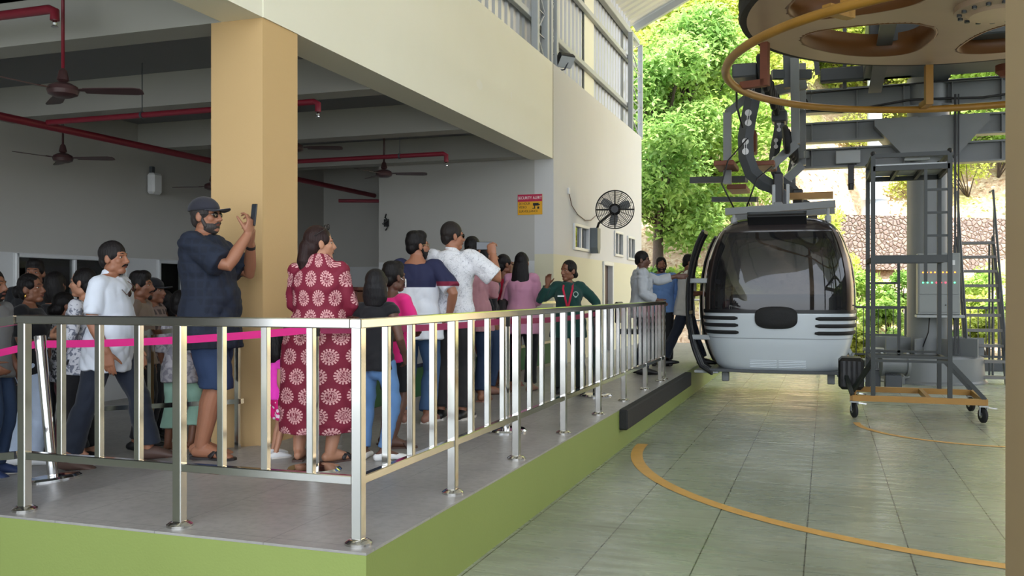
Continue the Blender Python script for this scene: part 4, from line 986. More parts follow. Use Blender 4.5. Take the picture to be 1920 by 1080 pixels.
for z in (zt, zm): f.bar(S(fx0, 11.75, z), S(fx1, 11.75, z), .04, .05 if z == zt else .09); f.bar(S(bx0, 12.85, z), S(bx1, 12.85, z), .04, .05)
for x, b in ((fx0, bx0), (fx1, bx1)):
    for z in (zt, zm, zl): f.bar(S(x, 11.75, z), S(b, 12.85, z), .04, .05)
for z in (zl, zl+.05): f.bar(S(fx0, 11.75, z), S(fx1, 11.75, z), .035, .03); f.bar(S(bx0, 12.85, z), S(bx1, 12.85, z), .035, .03)
fr = MB(); 
for y, a, b in ((11.75, fx0, fx1), (12.85, bx0, bx1)): fr.bar(S(a, y, zd), S(b, y, zd), .05, .06)
for k in range(4): t_ = k/3; fr.bar(S(fx0+(fx1-fx0)*t_, 11.75, zd), S(bx0+(bx1-bx0)*t_, 12.85, zd), .04, .05)
fr.build('deck_frame', dgreen, r); MB().add([S(fx0, 11.75, zd+.035), S(fx1, 11.75, zd+.035), S(bx1, 12.85, zd+.035), S(bx0, 12.85, zd+.035), S(fx0, 11.75, zd+.05), S(fx1, 11.75, zd+.05), S(bx1, 12.85, zd+.05), S(bx0, 12.85, zd+.05)], [(0, 3, 2, 1), (4, 5, 6, 7), (0, 1, 5, 4), (1, 2, 6, 5), (2, 3, 7, 6), (3, 0, 4, 7)]).build('deck', lgrey, r)
ld = MB().bar(S(ix, 11.75, zd), S(ix, 11.75, aty(1735, 528, 11.75)[2]), .035, .035).bar(S(lx, 12.85, zm), S(lx, 12.85, zl), .035, .035)
ld.build('ladder_stile', dgreen, r)
for v in (356, 399, 442): z = aty(1735, v, 11.75)[2]; MB().bar(S(ix, 11.75, z), S(fx1, 11.75, z), .028, .028).build('rung', dgreen, r)
for v in (531, 577, 628): z = aty(1660, v, 12.85)[2]; MB().bar(S(bx0, 12.85, z), S(lx, 12.85, z), .028, .028).build('rung', dgreen, r)
X0, X1 = .30, 1.74
bs = MB().bar(S(X0, 11.75, .25), S(X1, 11.75, .25), .06, .07).bar(S(X0+.05, 12.85, .25), S(X1+.02, 12.85, .25), .06, .07).bar(S(X0, 11.75, .25), S(X0+.05, 12.85, .25), .06, .07).bar(S(X1, 11.75, .25), S(X1+.02, 12.85, .25), .06, .07).bar(S(1.15, 11.75, .25), S(1.15, 12.85, .25), .05, .06)
bs.build('base_frame', yellow_steel, r)
for a_, b_ in ((S(fx1, 11.75, zl), S(X1, 11.75, .28)), (S(bx1, 12.85, zl), S(X1, 12.85, .28)), (S(fx0, 11.75, zl), S(X0, 12.1, .28)), (S(X0, 11.75, .28), S(X0-.06, 12.2, .46))): MB().bar(a_, b_, .045).build('brace', dgreen, r)
for x, y in ((X0+.02, 11.75), (X1-.02, 11.75), (X0+.06, 12.85), (X1, 12.85)):
    c = MB().bx(-.05, .05, -.05, .05, .185, .20).bar((-.035, 0, .19), (-.035, .03, .085), .008, .05).bar((.035, 0, .19), (.035, .03, .085), .008, .05).build('caster', lgrey, r); c.location = S(x, y, .012)
    MB().lathe([(.03, -.022), (.078, -.022), (.09, -.012), (.09, .012), (.078, .022), (.03, .022)], (0, .03, .085), 28, (.94, .34, 0)).build('wheel', rubber, c, 40)
    MB().lathe([(.035, -.026), (.035, .026)], (0, .03, .085), 16, (.94, .34, 0)).bar((.05, 0, .18), (.14, -.01, .17), .03, .015).build('brake_pedal', chrome, c)
# black motor box standing on the scaffold base
r = empty('motor_case', (.30, 12.42, .287), 'black motor case resting on the corner of the scaffold base', 'motor')
MB().box((0, 0, .21), (.30, .44, .40), None, .04).build('case', black, r)
fn = MB()
for k in range(7): fn.bx(-.152, -.149, -.18+k*.06, -.15+k*.06, .05, .37)
for k in range(5): fn.bx(-.13+k*.06, -.10+k*.06, -.2235, -.2195, .05, .37)
fn.build('cooling_rib', rubber, r)
# grey flanged gear motor behind the scaffold
p = atd(1690, 728, 14.2); r = empty('gear_motor', (p[0]-.1, p[1], 0), 'grey flanged gear motor on a short floor stand behind the scaffold', 'motor')
MB().lathe([(.15, -.22), (.19, -.22), (.19, -.18), (.15, -.18), (.15, .16), (.19, .16), (.19, .20), (.08, .22), (0, .22)], (0, 0, .40), 28, (1, .2, 0)).build('housing', mgrey, r, 35)
MB().lathe([(.12, 0), (.16, 0), (.16, .03), (.12, .03), (.12, .3), (.16, .3), (.16, .34), (0, .34)], (-.3, .1, .30), 24).build('upper_housing', mgrey, r, 35); MB().bx(-.34, .02, .0, .2, .22, .44, .02).build('coupling', lgrey, r)
MB().bx(-.14, .10, -.14, .16, 0, .24, .01).bx(-.42, -.2, -.02, .22, 0, .3, .01).build('floor_stand', dgrey, r)
# low grey pipes on the floor behind
p0, p1 = atd(1690, 700, 15.4), atd(1830, 704, 15.4)
tag(MB().tube([(p0[0], p0[1]-.3, .12), (p1[0], p1[1]-.3, .12)], .04, 10).tube([(p0[0], p0[1]-.3, .0), (p0[0], p0[1]-.3, .12)], .04, 10).tube([(p1[0], p1[1]-.3, 0), (p1[0], p1[1]-.3, .12)], .04, 10).build('floor_pipe', mgrey, None, 50), 'grey pipe running low along the floor in front of the pylon', 'pipe')
# rolling stairs
p = atd(1850, 708, 15.2); r = empty('rolling_stairs', (p[0], p[1], 0), 'grey steel rolling stairs with handrails right of the pylon', 'stairs')
n = 10; hs = .255; ru = .13; wd = .29
stm = mat('stair_steel', (120, 118, 116), .5, .2, .1)
for s in (-1, 1): MB().bar((s*wd, -.05, .0), (s*wd, n*ru, (n)*hs-.05), .05, .10).build('stringer', dgrey, r)
for k in range(n): MB().bx(-wd, wd, k*ru-.06, k*ru+.10, .10+k*hs-.02, .10+k*hs+.03, .004).build('tread', stm, r)
top = (n-1)*hs+.1
for s in (-1, 1):
    MB().tube([(s*wd, -.0, .55), (s*wd, n*ru-.05, top+.95), (s*wd, n*ru+.3, top+.95)], .022, 8).build('handrail', dgrey, r, 50)
    for k in (1, 5, 9): MB().tube([(s*wd, k*ru, k*hs), (s*wd, k*ru, min(.55+k*ru*((top+.40)/(n*ru-.05)), top+.9))], .014, 8).build('rail_post', dgrey, r)
    for yy in (n*ru, n*ru+.35): MB().tube([(s*wd, yy, 0), (s*wd, yy, top)], .02, 8).build('support_leg', dgrey, r)
MB().bx(-wd, wd, n*ru-.06, n*ru+.4, top+.0, top+.04).build('landing', stm, r)
# ================================================================ PEOPLE
def remesh(mb, vox, it=2, fac=.5, amp=0, seed=0):
    me = mb.mesh('tmp'); o = bpy.data.objects.new('tmp', me); COL.objects.link(o)
    m = o.modifiers.new('r', 'REMESH'); m.mode = 'VOXEL'; m.voxel_size = vox; m.use_smooth_shade = True
    if it: s = o.modifiers.new('s', 'SMOOTH'); s.factor = fac; s.iterations = it
    dg = bpy.context.evaluated_depsgraph_get(); out = bpy.data.meshes.new_from_object(o.evaluated_get(dg)); bpy.data.objects.remove(o); bpy.data.meshes.remove(me)
    if amp:
        n = len(out.vertices); co = np.empty(n*3, np.float32); nn = np.empty(n*3, np.float32); out.vertices.foreach_get('co', co); out.vertices.foreach_get('normal', nn)
        co = co.reshape(-1, 3); nn = nn.reshape(-1, 3); r = np.random.default_rng(seed); h = np.zeros(n)
        for k in range(9):
            d = r.normal(size=3); d[2] *= 1.6; d /= np.linalg.norm(d); w = r.uniform(22, 60); ph = r.uniform(0, 6)
            wob = 1.6*np.sin(co@(r.normal(size=3)*9)+ph)
            h += (np.abs(np.sin((co@d)*w*.5+wob+ph))-.63)*(.6+.8*np.sin(co@(r.normal(size=3)*6)+k))
        co = co+nn*(h*amp/3)[:, None].astype(np.float32)
        out.vertices.foreach_set('co', co.ravel()); out.update()
    return out
def limb(mb, pts, rad, n=14, hint=None): return mb.tube(pts, rad, n, hint, True, False, True)
def ik(a, b, L1, L2, pole):
    a = np.array(a, float); b = np.array(b, float); d = b-a; D = np.linalg.norm(d)
    if D > (L1+L2)*.999: b = a+d/D*(L1+L2)*.999; d = b-a; D = np.linalg.norm(d)
    x = (L1*L1-L2*L2+D*D)/(2*D); h = math.sqrt(max(L1*L1-x*x, 0)); t = d/D
    p = np.array(pole, float); p = p-t*np.dot(p, t); return a+t*x+nrm(p)*h, b
def rz(a): c, s = math.cos(a), math.sin(a); return np.array([[c, -s, 0], [s, c, 0], [0, 0, 1.]])
def rx(a): c, s = math.cos(a), math.sin(a); return np.array([[1, 0, 0], [0, c, -s], [0, s, c]])
def ry(a): c, s = math.cos(a), math.sin(a); return np.array([[c, 0, s], [0, 1, 0], [-s, 0, c]])
TOR = {'m': [(-.12, .07, .07, 0), (-.07, .145, .105, -.005), (.01, .168, .118, -.012), (.09, .160, .112, -.004), (.17, .153, .110, 0), (.27, .163, .117, .003), (.35, .178, .120, .0), (.42, .180, .108, -.006), (.465, .155, .086, -.012), (.50, .095, .068, -.012), (.53, .062, .058, -.006)],
       'f': [(-.12, .07, .07, 0), (-.07, .15, .11, -.008), (.01, .176, .122, -.016), (.08, .160, .112, -.006), (.17, .132, .098, .0), (.25, .140, .108, .008), (.32, .156, .126, .016), (.38, .160, .112, .006), (.43, .155, .092, -.006), (.465, .130, .074, -.010), (.50, .075, .058, -.010), (.53, .052, .050, -.006)],
       'c': [(-.12, .08, .07, 0), (-.06, .145, .108, 0), (.02, .155, .115, .0), (.12, .150, .115, .006), (.24, .152, .112, .006), (.35, .162, .106, 0), (.42, .160, .096, -.004), (.465, .13, .075, -.008), (.50, .08, .06, -.008), (.53, .055, .052, -.004)]}
SKIN = {}
def skin(rgb):
    k = 'skin_%d_%d_%d' % rgb
    if k not in MATS:
        m = mat(k, rgb, .5, 0, .1, 14, .08, 220); b = m.node_tree.nodes['Principled BSDF']
        b.inputs['Subsurface Weight'].default_value = .06; b.inputs['Subsurface Radius'].default_value = (.01, .004, .002)
    return MATS[k]
def hairm(rgb=(20, 16, 16)):
    k = 'hair_%d_%d_%d' % rgb
    if k not in MATS:
        t = NT(k, .55); t.b.inputs['Specular IOR Level'].default_value = .25; sv = t.vec(t.ma('MULTIPLY', t.x, 90), t.ma('MULTIPLY', t.y, 90), t.ma('MULTIPLY', t.z, 9)); n = t.noise(1.0, 4, sv, .6)
        c = lin(rgb); t.color(t.mix(n, tuple(x*.4 for x in c), tuple(x*1.3 for x in c))); t.bump(n, .5, .012)
    return MATS[k]
def cloth(name, rgb, rough=.8, var=.1, sc=5): return mat('cloth_'+name, rgb, rough, 0, var, sc, .12, 300, .3, 0, .15)
eye_w = mat('eye_white', (176, 166, 156), .25, 0, .02); eye_i = mat('eye_iris', (34, 22, 16), .2, 0, .1); brow_m = mat('eyebrow_hair', (24, 18, 16), .8); lip_m = mat('lip_skin', (112, 62, 54), .5, 0, .1)
FIG = []; FOLD = 2.1
def figure(label, u, d, crown_row, yaw, g='m', **K):
    """u, d: where the person stands (ray and depth); top: picture row of the crown, which gives the height; yaw: facing, degrees, 0 = +X"""
    k = lambda n, v=None: K.get(n, v)
    p = atd(u, 547, d); X, Y = p[0], p[1]; z0 = k('z', zf(X)); H = CAMH+(547-crown_row)/FPX*d-z0+k('dh', 0); H = max(H, .5)
    r = empty('person', (X, Y, z0), label, 'person', k('group'), math.radians(yaw-90))
    hs = k('hs', (H/1.7)**.45); st = (H-.262*hs)/1.438; fat = k('fat', 1.0); vox = k('vox', .007); lod = k('lod', 1)
    sk = skin(k('skin', (150, 100, 74)))
    seed = len(FIG)+5; FIG.append((label, round(H, 2)))
    # ---- skeleton
    lean = k('lean', (0, 0)); tw = math.radians(k('twist', 0)); U = nrm(rz(0)@np.array([math.tan(math.radians(lean[1])), math.tan(math.radians(lean[0])), 1]))
    pel = np.array([k('hipx', 0), k('hipy', 0), .915*st-k('drop', .004)*1.0])
    Rh = np.array([1., 0, 0]); Rs = rz(tw)@Rh
    wd = {'m': 1, 'f': .87, 'c': .86}[g]*k('wd', 1); girth = fat
    spine = lambda t, off=0: pel+U*t*st+rz(tw*min(max(t, 0)/.4, 1))@np.array([0, off, 0])*st
    shc = spine(.455, -.008); S = {s: shc+Rs*s*.178*st*wd for s in (-1, 1)}
    hy, hp, hr = [math.radians(a) for a in k('head', (0, 0, 0))]
    HM = rz(hy)@rx(hp)@ry(hr); nb = spine(.515, -.006); hc = nb+nrm(U*.6+np.array([0, .25*math.sin(-hp)*-1*-.0, .4]))*.132*hs+np.array([0, .018, 0])*hs
    hpt = lambda q: hc+HM@(np.array(q, float)*hs)
    # legs
    hip = {s: pel+Rh*s*.088*st*girth**.5+np.array([0, 0, -.02*st]) for s in (-1, 1)}
    feet = k('feet', ((-.1, 0, 0, 8), (.1, .02, 0, -8))); leg = {}
    for s, ft in zip((-1, 1), feet):
        fy = math.radians(ft[3]); M = rz(fy); a = np.array([ft[0], ft[1], ft[2]])*1.0; a[2] += (zf(X+(rz(math.radians(yaw-90))@a)[0])-z0) if 'z' not in K else 0; pt = math.radians(ft[4]) if len(ft) > 4 else 0
        ank = a+M@rx(-pt)@np.array([0, -.03, .085])*st
        kn, ank = ik(hip[s], ank, .425*st, .405*st, M@np.array([0, 1, 0])); leg[s] = (hip[s], kn, ank, a, M@rx(-pt))
    # arms: hand targets in local metres, relative to the shoulder, scaled
    arm = {}
    for s, nm in ((-1, 'L'), (1, 'R')):
        h = k(nm, None)
        if h is None: tg = S[s]+Rs*s*np.array(.055*st)+np.array([0, .02, -.505*st]); pole = np.array([s*.25, -1, 0]); fd = None; th = np.array([-s*.25, 1, 0])
        else:
            tg = S[s]+rz(tw)@np.array(h[0], float)*st; pole = np.array(h[1], float); fd = h[2] if len(h) > 2 else None; th = np.array(h[3], float) if len(h) > 3 else np.array([0, .3, 1])
        el, wr = ik(S[s], tg, .285*st, .25*st, pole); fa = nrm(wr-el); fdir = nrm(fd) if fd is not None else fa
        arm[s] = (S[s], el, wr, fdir, th, (h[4] if h and len(h) > 4 else 18))
    ar = {'m': 1, 'f': .86, 'c': .95}[g]*k('armr', 1)*girth**.4; lr = {'m': 1, 'f': 1.03, 'c': .9}[g]*girth**.4
    armrad = [.056*ar, .050*ar, .043*ar, .039*ar, .041*ar, .035*ar, .027*ar]
    def armpts(s, t0=0, t1=1, nn=9, extra=0, mul=1.0):
        a, e, w = arm[s][:3]; pts = []; rr = []
        for i in range(nn):
            t = t0+(t1-t0)*i/(nn-1); q = a+(e-a)*t*2 if t < .5 else e+(w-e)*(t-.5)*2; 
            pts.append(q); rr.append((np.interp(t, [0, .2, .42, .5, .62, .82, 1], armrad)+extra)*st*mul)
        return pts, rr
    legrad = [.090*lr, .080*lr, .064*lr, .056*lr, .058*lr, .050*lr, .037*lr]
    def legpts(s, t0=0, t1=1, nn=10, add=lambda t: 0):
        a, kn, an = leg[s][:3]; pts = []; rr = []
        for i in range(nn):
            t = t0+(t1-t0)*i/(nn-1); q = a+(kn-a)*t*2 if t < .5 else kn+(an-kn)*(t-.5)*2; back = -.012*math.exp(-((t-.66)/.12)**2)
            pts.append(q+leg[s][4]@np.array([0, back, 0])*st); rr.append((np.interp(t, [0, .25, .44, .5, .64, .8, 1], legrad)+add(t))*st)
        return pts, rr
    belly = k('belly', 0)
    def torso(t0, t1, off=0, mb=None, flare=0, hang=False):
        T = TOR[g]; ts = [q[0] for q in T]; pts = []; rr = []; n = 15
        for i in range(n):
            t = t0+(t1-t0)*i/(n-1); tq = max(t, .0) if hang else t; w = np.interp(tq, ts, [q[1] for q in T]); dp = np.interp(tq, ts, [q[2] for q in T]); o = np.interp(t, ts, [q[3] for q in T])
            b = belly*math.exp(-((t-.10)/.13)**2); fl = flare*max(0, .12-t)
            pts.append(spine(t, o+b*.5)); rr.append(((w*girth*(wd if t > .25 else wd**.5)+off+b*.3+fl)*st, (dp*girth+off+b*.5+fl)*st))
        (mb).tube(pts, rr, 22, tuple(nrm(Rh+Rs)), True, False, not hang); return mb
    # ---- body
    b = MB(); torso(-.1, .53, -.004, b)
    limb(b, [nb-U*.05*st, nb+U*.02*st, hpt((0, -.018, -.06))], [.060*st*wd**.5, .052*st*(1 if g == 'm' else .84), .050*hs*(1 if g == 'm' else .84)])
    def hell(mbb, c, rr, M=None): mbb.ell(hpt(c), np.array(rr)*hs, 16, 11, HM if M is None else HM@M)
    hell(b, (0, -.012, .028), (.074, .095, .094)); hell(b, (0, .02, -.03), (.061, .072, .088)); hell(b, (0, .056, -.094), (.034, .034, .026))
    for s in (-1, 1): hell(b, (s*.034, .050, -.022), (.028, .03, .03)); hell(b, (s*.076, -.008, -.012), (.010, .022, .033), rz(s*.35)); hell(b, (s*.042, .0, -.072), (.022, .04, .03))
    b.tube([hpt((0, .082, .016)), hpt((0, .098, -.012)), hpt((0, .108, -.030)), hpt((0, .096, -.038))], [.009*hs, .011*hs, .0145*hs, .012*hs], 9, None, True, False, True)
    for s in (-1, 1): hell(b, (s*.013, .092, -.035), (.010, .012, .009))
    b.tube([hpt((-.046, .066, .022)), hpt((-.02, .082, .024)), hpt((.02, .082, .024)), hpt((.046, .066, .022))], [.010*hs]*4, 8, None, True, False, True)
    hell(b, (0, .084, -.061), (.026, .012, .013))
    for s in (-1, 1):
        pts, rr = armpts(s, .05); limb(b, [S[s]-Rs*s*.03*st]+pts, [rr[0]*.8]+rr)
        wr, fd, th = arm[s][2], arm[s][3], arm[s][4]; th = nrm(th-fd*np.dot(th, fd)); n_ = -np.cross(fd, th)*s; q = k('hand', 1.0)*st**.6*(.92 if g == 'f' else 1)
        cu = math.radians(arm[s][5])
        b.tube([wr-fd*.012*q, wr+fd*.02*q, wr+fd*.055*q, wr+fd*.092*q], [(.029*q, .022*q), (.036*q, .020*q), (.043*q, .018*q), (.042*q, .014*q)], 12, tuple(th), True, False, True)
        for i, (o_, L, c_) in enumerate(((.031, .96, .8), (.0105, 1.06, 1), (-.0105, 1.0, 1.1), (-.031, .80, 1.25))):
            P_ = wr+fd*(.092-.006*abs(i-1.2))*q+th*o_*q; pts = [P_-fd*.015*q, P_]; ang = 0; 
            for L_ in (.043, .027, .021): ang += cu*c_; dr = (fd*math.cos(ang)+n_*math.sin(ang))+th*o_*.6; P_ = P_+nrm(dr)*L_*L*q; pts.append(P_)
            b.tube(pts, [.0095*q, .0095*q, .0085*q, .0078*q, .0062*q], 8, None, True, False, True)
        P_ = wr+fd*.025*q+th*.030*q+n_*.004*q; pts = [P_]; d0 = nrm(fd*.80+th*.55+n_*.30)
        for L_, w_ in ((.040, 0), (.032, .3), (.026, .5)): d0 = nrm(d0+fd*w_*.5+n_*.15*(1+cu)); P_ = P_+d0*L_*q; pts.append(P_)
        b.tube(pts, [.014*q, .0115*q, .010*q, .0075*q], 9, None, True, False, True)
        pts, rr = legpts(s); limb(b, pts, rr)
        a, M = leg[s][3], leg[s][4]; f = lambda x, y, z: a+M@np.array([x, y, z])*st
        b.tube([f(0, -.075, .045), f(0, -.035, .055), f(0, .03, .050), f(0, .09, .036), f(0, .14, .025), f(0, .172, .019)], [(.028*st, .034*st), (.034*st, .05*st), (.036*st, .044*st), (.042*st, .032*st), (.043*st, .021*st), (.032*st, .013*st)], 12, tuple(M@np.array([1, 0, 0])), True, False, True)
    body = link('body', remesh(b, vox, 2), sk, r, True)
    # ---- face
    if lod:
        for s in (-1, 1):
            e = MB(); hell(e, (s*.0305, .0660, .003), (.0120, .0125, .0070)); eo = e.build('eye', eye_w, body, True)
            i_ = MB(); hell(i_, (s*.0305, .0768, .003), (.0066, .003, .0062)); i_.build('iris', eye_i, eo, True)
            w = MB().tube([hpt((s*.014, .087, .024)), hpt((s*.03, .082, .031)), hpt((s*.05, .066, .025))], [(.0035*hs, .004*hs), (.004*hs, .005*hs), (.002*hs, .003*hs)], 7); w.build('eyebrow', brow_m, body, True)
        m_ = MB(); m_.tube([hpt((-.024, .085, -.062)), hpt((-.008, .0955, -.059)), hpt((.008, .0955, -.059)), hpt((.024, .085, -.062))], [.0025*hs, .0042*hs, .0042*hs, .0025*hs], 7, None, True, False, True); m_.tube([hpt((-.02, .086, -.067)), hpt((0, .096, -.068)), hpt((.02, .086, -.067))], [.0025*hs, .005*hs, .0025*hs], 7, None, True, False, True); m_.build('lips', lip_m, body, True)
    # ---- hair
    hk = k('hair', 'short'); hm = hairm(k('haircol', (20, 16, 16))); hb = MB()
    if hk != 'none':
        top_ = hk.split('+')[0]
        if top_ in ('short', 'quiff'):
            hell(hb, (0, -.016, .034), (.081, .098, .096)); hell(hb, (0, -.062, -.02), (.060, .045, .058))
            for s in (-1, 1): hell(hb, (s*.066, .002, .018), (.014, .03, .035))
            if top_ == 'quiff': hell(hb, (0, .022, .085), (.066, .065, .052)); hell(hb, (0, -.03, .085), (.07, .07, .05))
        else:
            hell(hb, (0, -.0185, .033), (.081, .0975, .097)); hell(hb, (0, -.055, -.028), (.068, .055, .068))
            for s in (-1, 1): hell(hb, (s*.060, .002, .032), (.022, .055, .045))
        if top_ == 'cropped': pass
        if 'bob' in hk:
            hb.tube([hpt((0, -.02, .02)), hpt((0, -.03, -.03)), hpt((0, -.032, -.09)), hpt((0, -.034, -.125))], [(.082*hs, .085*hs), (.094*hs, .086*hs), (.100*hs, .074*hs), (.090*hs, .060*hs)], 20, tuple(HM@np.array([1, 0, 0])), True, False, True)
        if 'long' in hk:
            L = k('hairlen', .32); hb.tube([hpt((0, -.03, .02)), hpt((0, -.05, -.03)), hpt((0, -.07, -.10)), hpt((0, -.085, -.10))-U*L*.35, hpt((0, -.08, -.10))-U*L*.75, hpt((0, -.07, -.10))-U*L], [(.080*hs, .075*hs), (.090*hs, .062*hs), (.098*hs, .05*hs), (.115*hs, .045*hs), (.12*hs, .04*hs), (.09*hs, .02*hs)], 20, tuple(HM@np.array([1, 0, 0])), True, False, True)
        if 'pony' in hk:
            L = k('hairlen', .3); hb.tube([hpt((0, -.10, .0)), hpt((0, -.13, -.03)), hpt((0, -.125, -.10)), hpt((0, -.115, -.10))-U*L*.5, hpt((0, -.10, -.10))-U*L], [.025*hs, .034*hs, .040*hs, .042*hs, .014*hs], 12, None, True, False, True)
        if 'bun' in hk: hell(hb, k('bun', (0, -.115, -.005)), k('bunr', (.048, .042, .048)))
        if 'roll' in hk: hb.tube([hpt((0, -.085, -.02)), hpt((.0, -.105, -.08)), hpt((.01, -.115, -.13)), hpt((.012, -.118, -.185))], [.058*hs, .05*hs, .05*hs, .03*hs], 14, None, True, False, True)
        hair = link('hair', remesh(hb, max(vox, .006), 2, .5, .004, seed), hm, r, True)
    # ---- facial hair
    fh = k('beard', '')
    if fh:
        bb = MB()
        if 'full' in fh:
            hell(bb, (0, .019, -.073), (.0625, .0725, .054)); hell(bb, (0, .050, -.098), (.036, .036, .028))
            for q_ in (-1, 1): bb.tube([hpt((q_*.069, .004, -.005)), hpt((q_*.064, .014, -.04)), hpt((q_*.056, .026, -.07))], [.007*hs, .012*hs, .014*hs], 8, None, True, False, True)
        if 'goatee' in fh: hell(bb, (0, .074, -.104), (.028, .020, .026))
        bb.tube([hpt((-.03, .080, -.064)), hpt((-.014, .096, -.050)), hpt((.014, .096, -.050)), hpt((.03, .080, -.064))], [.004*hs, .0065*hs, .0065*hs, .004*hs], 7, None, True, False, True)
        bb.build('beard' if 'full' in fh or 'goatee' in fh else 'moustache', hairm(k('beardcol', (24, 20, 20))), r, True)
    gl = k('glasses')
    if gl:
        gm_ = mat('spectacle_frame_'+gl, (24, 22, 22) if gl != 'gold' else (150, 120, 80), .3); gg = MB()
        for s in (-1, 1):
            gg.tube([hpt((s*.031+.024*math.cos(a), .093-.006*abs(math.cos(a)+s*1)*.6, .002+.019*math.sin(a))) for a in np.linspace(0, 2*PI, 15)[:-1]], .0022*hs, 6, closed=True)
            gg.tube([hpt((s*.055, .086, .006)), hpt((s*.076, .04, .006)), hpt((s*.080, -.02, .0))], .0024*hs, 6)
        gg.tube([hpt((-.008, .096, .006)), hpt((.008, .096, .006))], .002*hs, 6); go = gg.build('spectacles', gm_, r, True)
        if gl == 'dark':
            ln = MB()
            for s in (-1, 1): hell(ln, (s*.031, .090, .002), (.023, .003, .018))
            ln.build('lens', mat('dark_lens', (24, 20, 22), .1), go, True)
    # ---- top garment
    tp = k('top', {}); tm = tp.get('m'); off = tp.get('off', .016); hem = tp.get('hem', -.06); sl = tp.get('sleeve', .36); neck = tp.get('neck', .488 if g == 'm' else .478)+(.024 if tp.get('collar') else 0)
    if tm:
        c = MB()
        if tp.get('dress'):
            torso(-.02, neck, off, c); zb = tp['dress']; pts = []; rr = []
            w0, w1 = tp.get('skirt', (.20, .27))
            for i in range(9): t = i/8; zz = (pel[2]+.10*st)*(1-t)+zb*t; pts.append(np.array([pel[0]*(1-t), pel[1]*(1-t)-.01, zz])); rr.append(((w0*girth+(w1-w0*girth)*t**.8-.03*(1-min(t*3, 1)))*st, (.15+(.85*w1-.15)*t**.8)*st))
            c.tube(pts, rr, 28, (1, 0, 0), True)
        else: torso(hem-.05, neck, off, c, tp.get('flare', .12), True); limb(c, [spine(neck-.03, -.012), spine(neck, -.011)], [.074*st*wd**.5, .064*st*wd**.5])
        for s in (-1, 1):
            t1 = sl; pts, rr = armpts(s, 0, t1, 8, tp.get('soff', .014)); n = len(rr); rr = [q+tp.get('cuff', .010)*st*(i/(n-1)) for i, q in enumerate(rr)]; s0 = S[s]-Rs*s*.085*st-U*.012*st; s1 = S[s]-Rs*s*.03*st+U*.004*st; c.tube([s0, s1]+pts[1:], [rr[0]*.88, rr[0]*.98]+rr[1:], 14, None, True, False, False); c.ell(s1, (rr[0]*1.02,)*3, 14, 9); c.ell(S[s], (rr[0]*1.02,)*3, 14, 9)
        if tp.get('collar'):
            c.tube([nb+rz(tw)@np.array([.068*math.cos(a)*wd**.3, .066*math.sin(a)-.004, -.012-.022*max(math.sin(a), 0)])*st for a in np.linspace(0, 2*PI, 19)[:-1]], (.010*st, .020*st), 8, closed=True, hint=(1, 1, 0))
        top_o = link(tp.get('name', 'shirt'), remesh(c, tp.get('vox', max(.010, vox)), 3, .5, tp.get('amp', .006)*FOLD, seed), tm, r, True)
    # ---- trousers / shorts / skirt
    bt = k('bottom', {}); bm_ = bt.get('m')
    if bm_:
        c = MB(); torso(-.10, bt.get('waist', .04), .010, c); t1 = bt.get('len', .97); cut = bt.get('cut', .06)
        for s in (-1, 1):
            pts, rr = legpts(s, .0, t1, 10, lambda t: .014+bt.get('loose', .008)*t*2 if t1 < .75 else .013+max(0, (cut-.005-np.interp(t, [0, .25, .44, .5, .64, .8, 1], legrad)))*min(1, max(0, (t-.3)*1.6)))
            c.tube(pts, rr, 16, None, True)
        link(bt.get('name', 'trousers'), remesh(c, max(.009, vox), 3, .5, bt.get('amp', .006)*1.3, seed+50), bm_, r, True)
    # ---- footwear
    sh = k('shoes', ('shoe', black)); 
    if sh:
        for s in (-1, 1):
            a, M = leg[s][3], leg[s][4]; f = lambda x, y, z: a+M@np.array([x, y, z])*st; hx = tuple(M@np.array([1, 0, 0]))
            if sh[0] == 'shoe' or sh[0] == 'flat':
                lo = .78 if sh[0] == 'flat' else 1
                so = MB().tube([f(0, -.085, .040*lo), f(0, -.04, .052*lo), f(0, .03, .050*lo), f(0, .09, .042*lo), f(0, .15, .032*lo), f(0, .195, .022)], [(.034*st, .036*st), (.042*st, .055*st*lo), (.043*st, .050*st*lo), (.048*st, .038*st*lo), (.047*st, .028*st), (.034*st, .018*st)], 14, hx, True, False, True).build('shoe', sh[1], r, True)
                if len(sh) > 2:
                    sp_ = MB()
                    Vt = [(x*(.046 if y < .1 else .052)*(.7 if y > .19 or y < -.08 else 1), y, z) for z in (.002, .022) for (x, y) in ((-1, -.1), (1, -.1), (1, -.03), (.9, .04), (1, .12), (.9, .2), (.3, .222), (-.3, .222), (-.9, .2), (-1, .12), (-.9, .04), (-1, -.03))]; nn = 12
                    sp_.add([f(*v) for v in Vt], [tuple(range(nn))[::-1], tuple(range(nn, 2*nn))]+[(i, (i+1) % nn, nn+(i+1) % nn, nn+i) for i in range(nn)]); sp_.build('sole', sh[2], so)
            else:                                    # sandals and flip-flops: a sole slab and straps over a bare foot
                ox = [(-.036, -.095), (.036, -.095), (.042, -.03), (.038, .04), (.052, .12), (.046, .18), (.02, .205), (-.02, .205), (-.046, .18), (-.052, .12), (-.038, .04), (-.042, -.03)]; nn = 12
                lift = .0; V = [f(x, y, z) for z in (.001, .016) for x, y in ox]
                so = MB().add(V, [tuple(range(nn))[::-1], tuple(range(nn, 2*nn))]+[(i, (i+1) % nn, nn+(i+1) % nn, nn+i) for i in range(nn)]).build('sandal', sh[1], r)
                sr = MB()
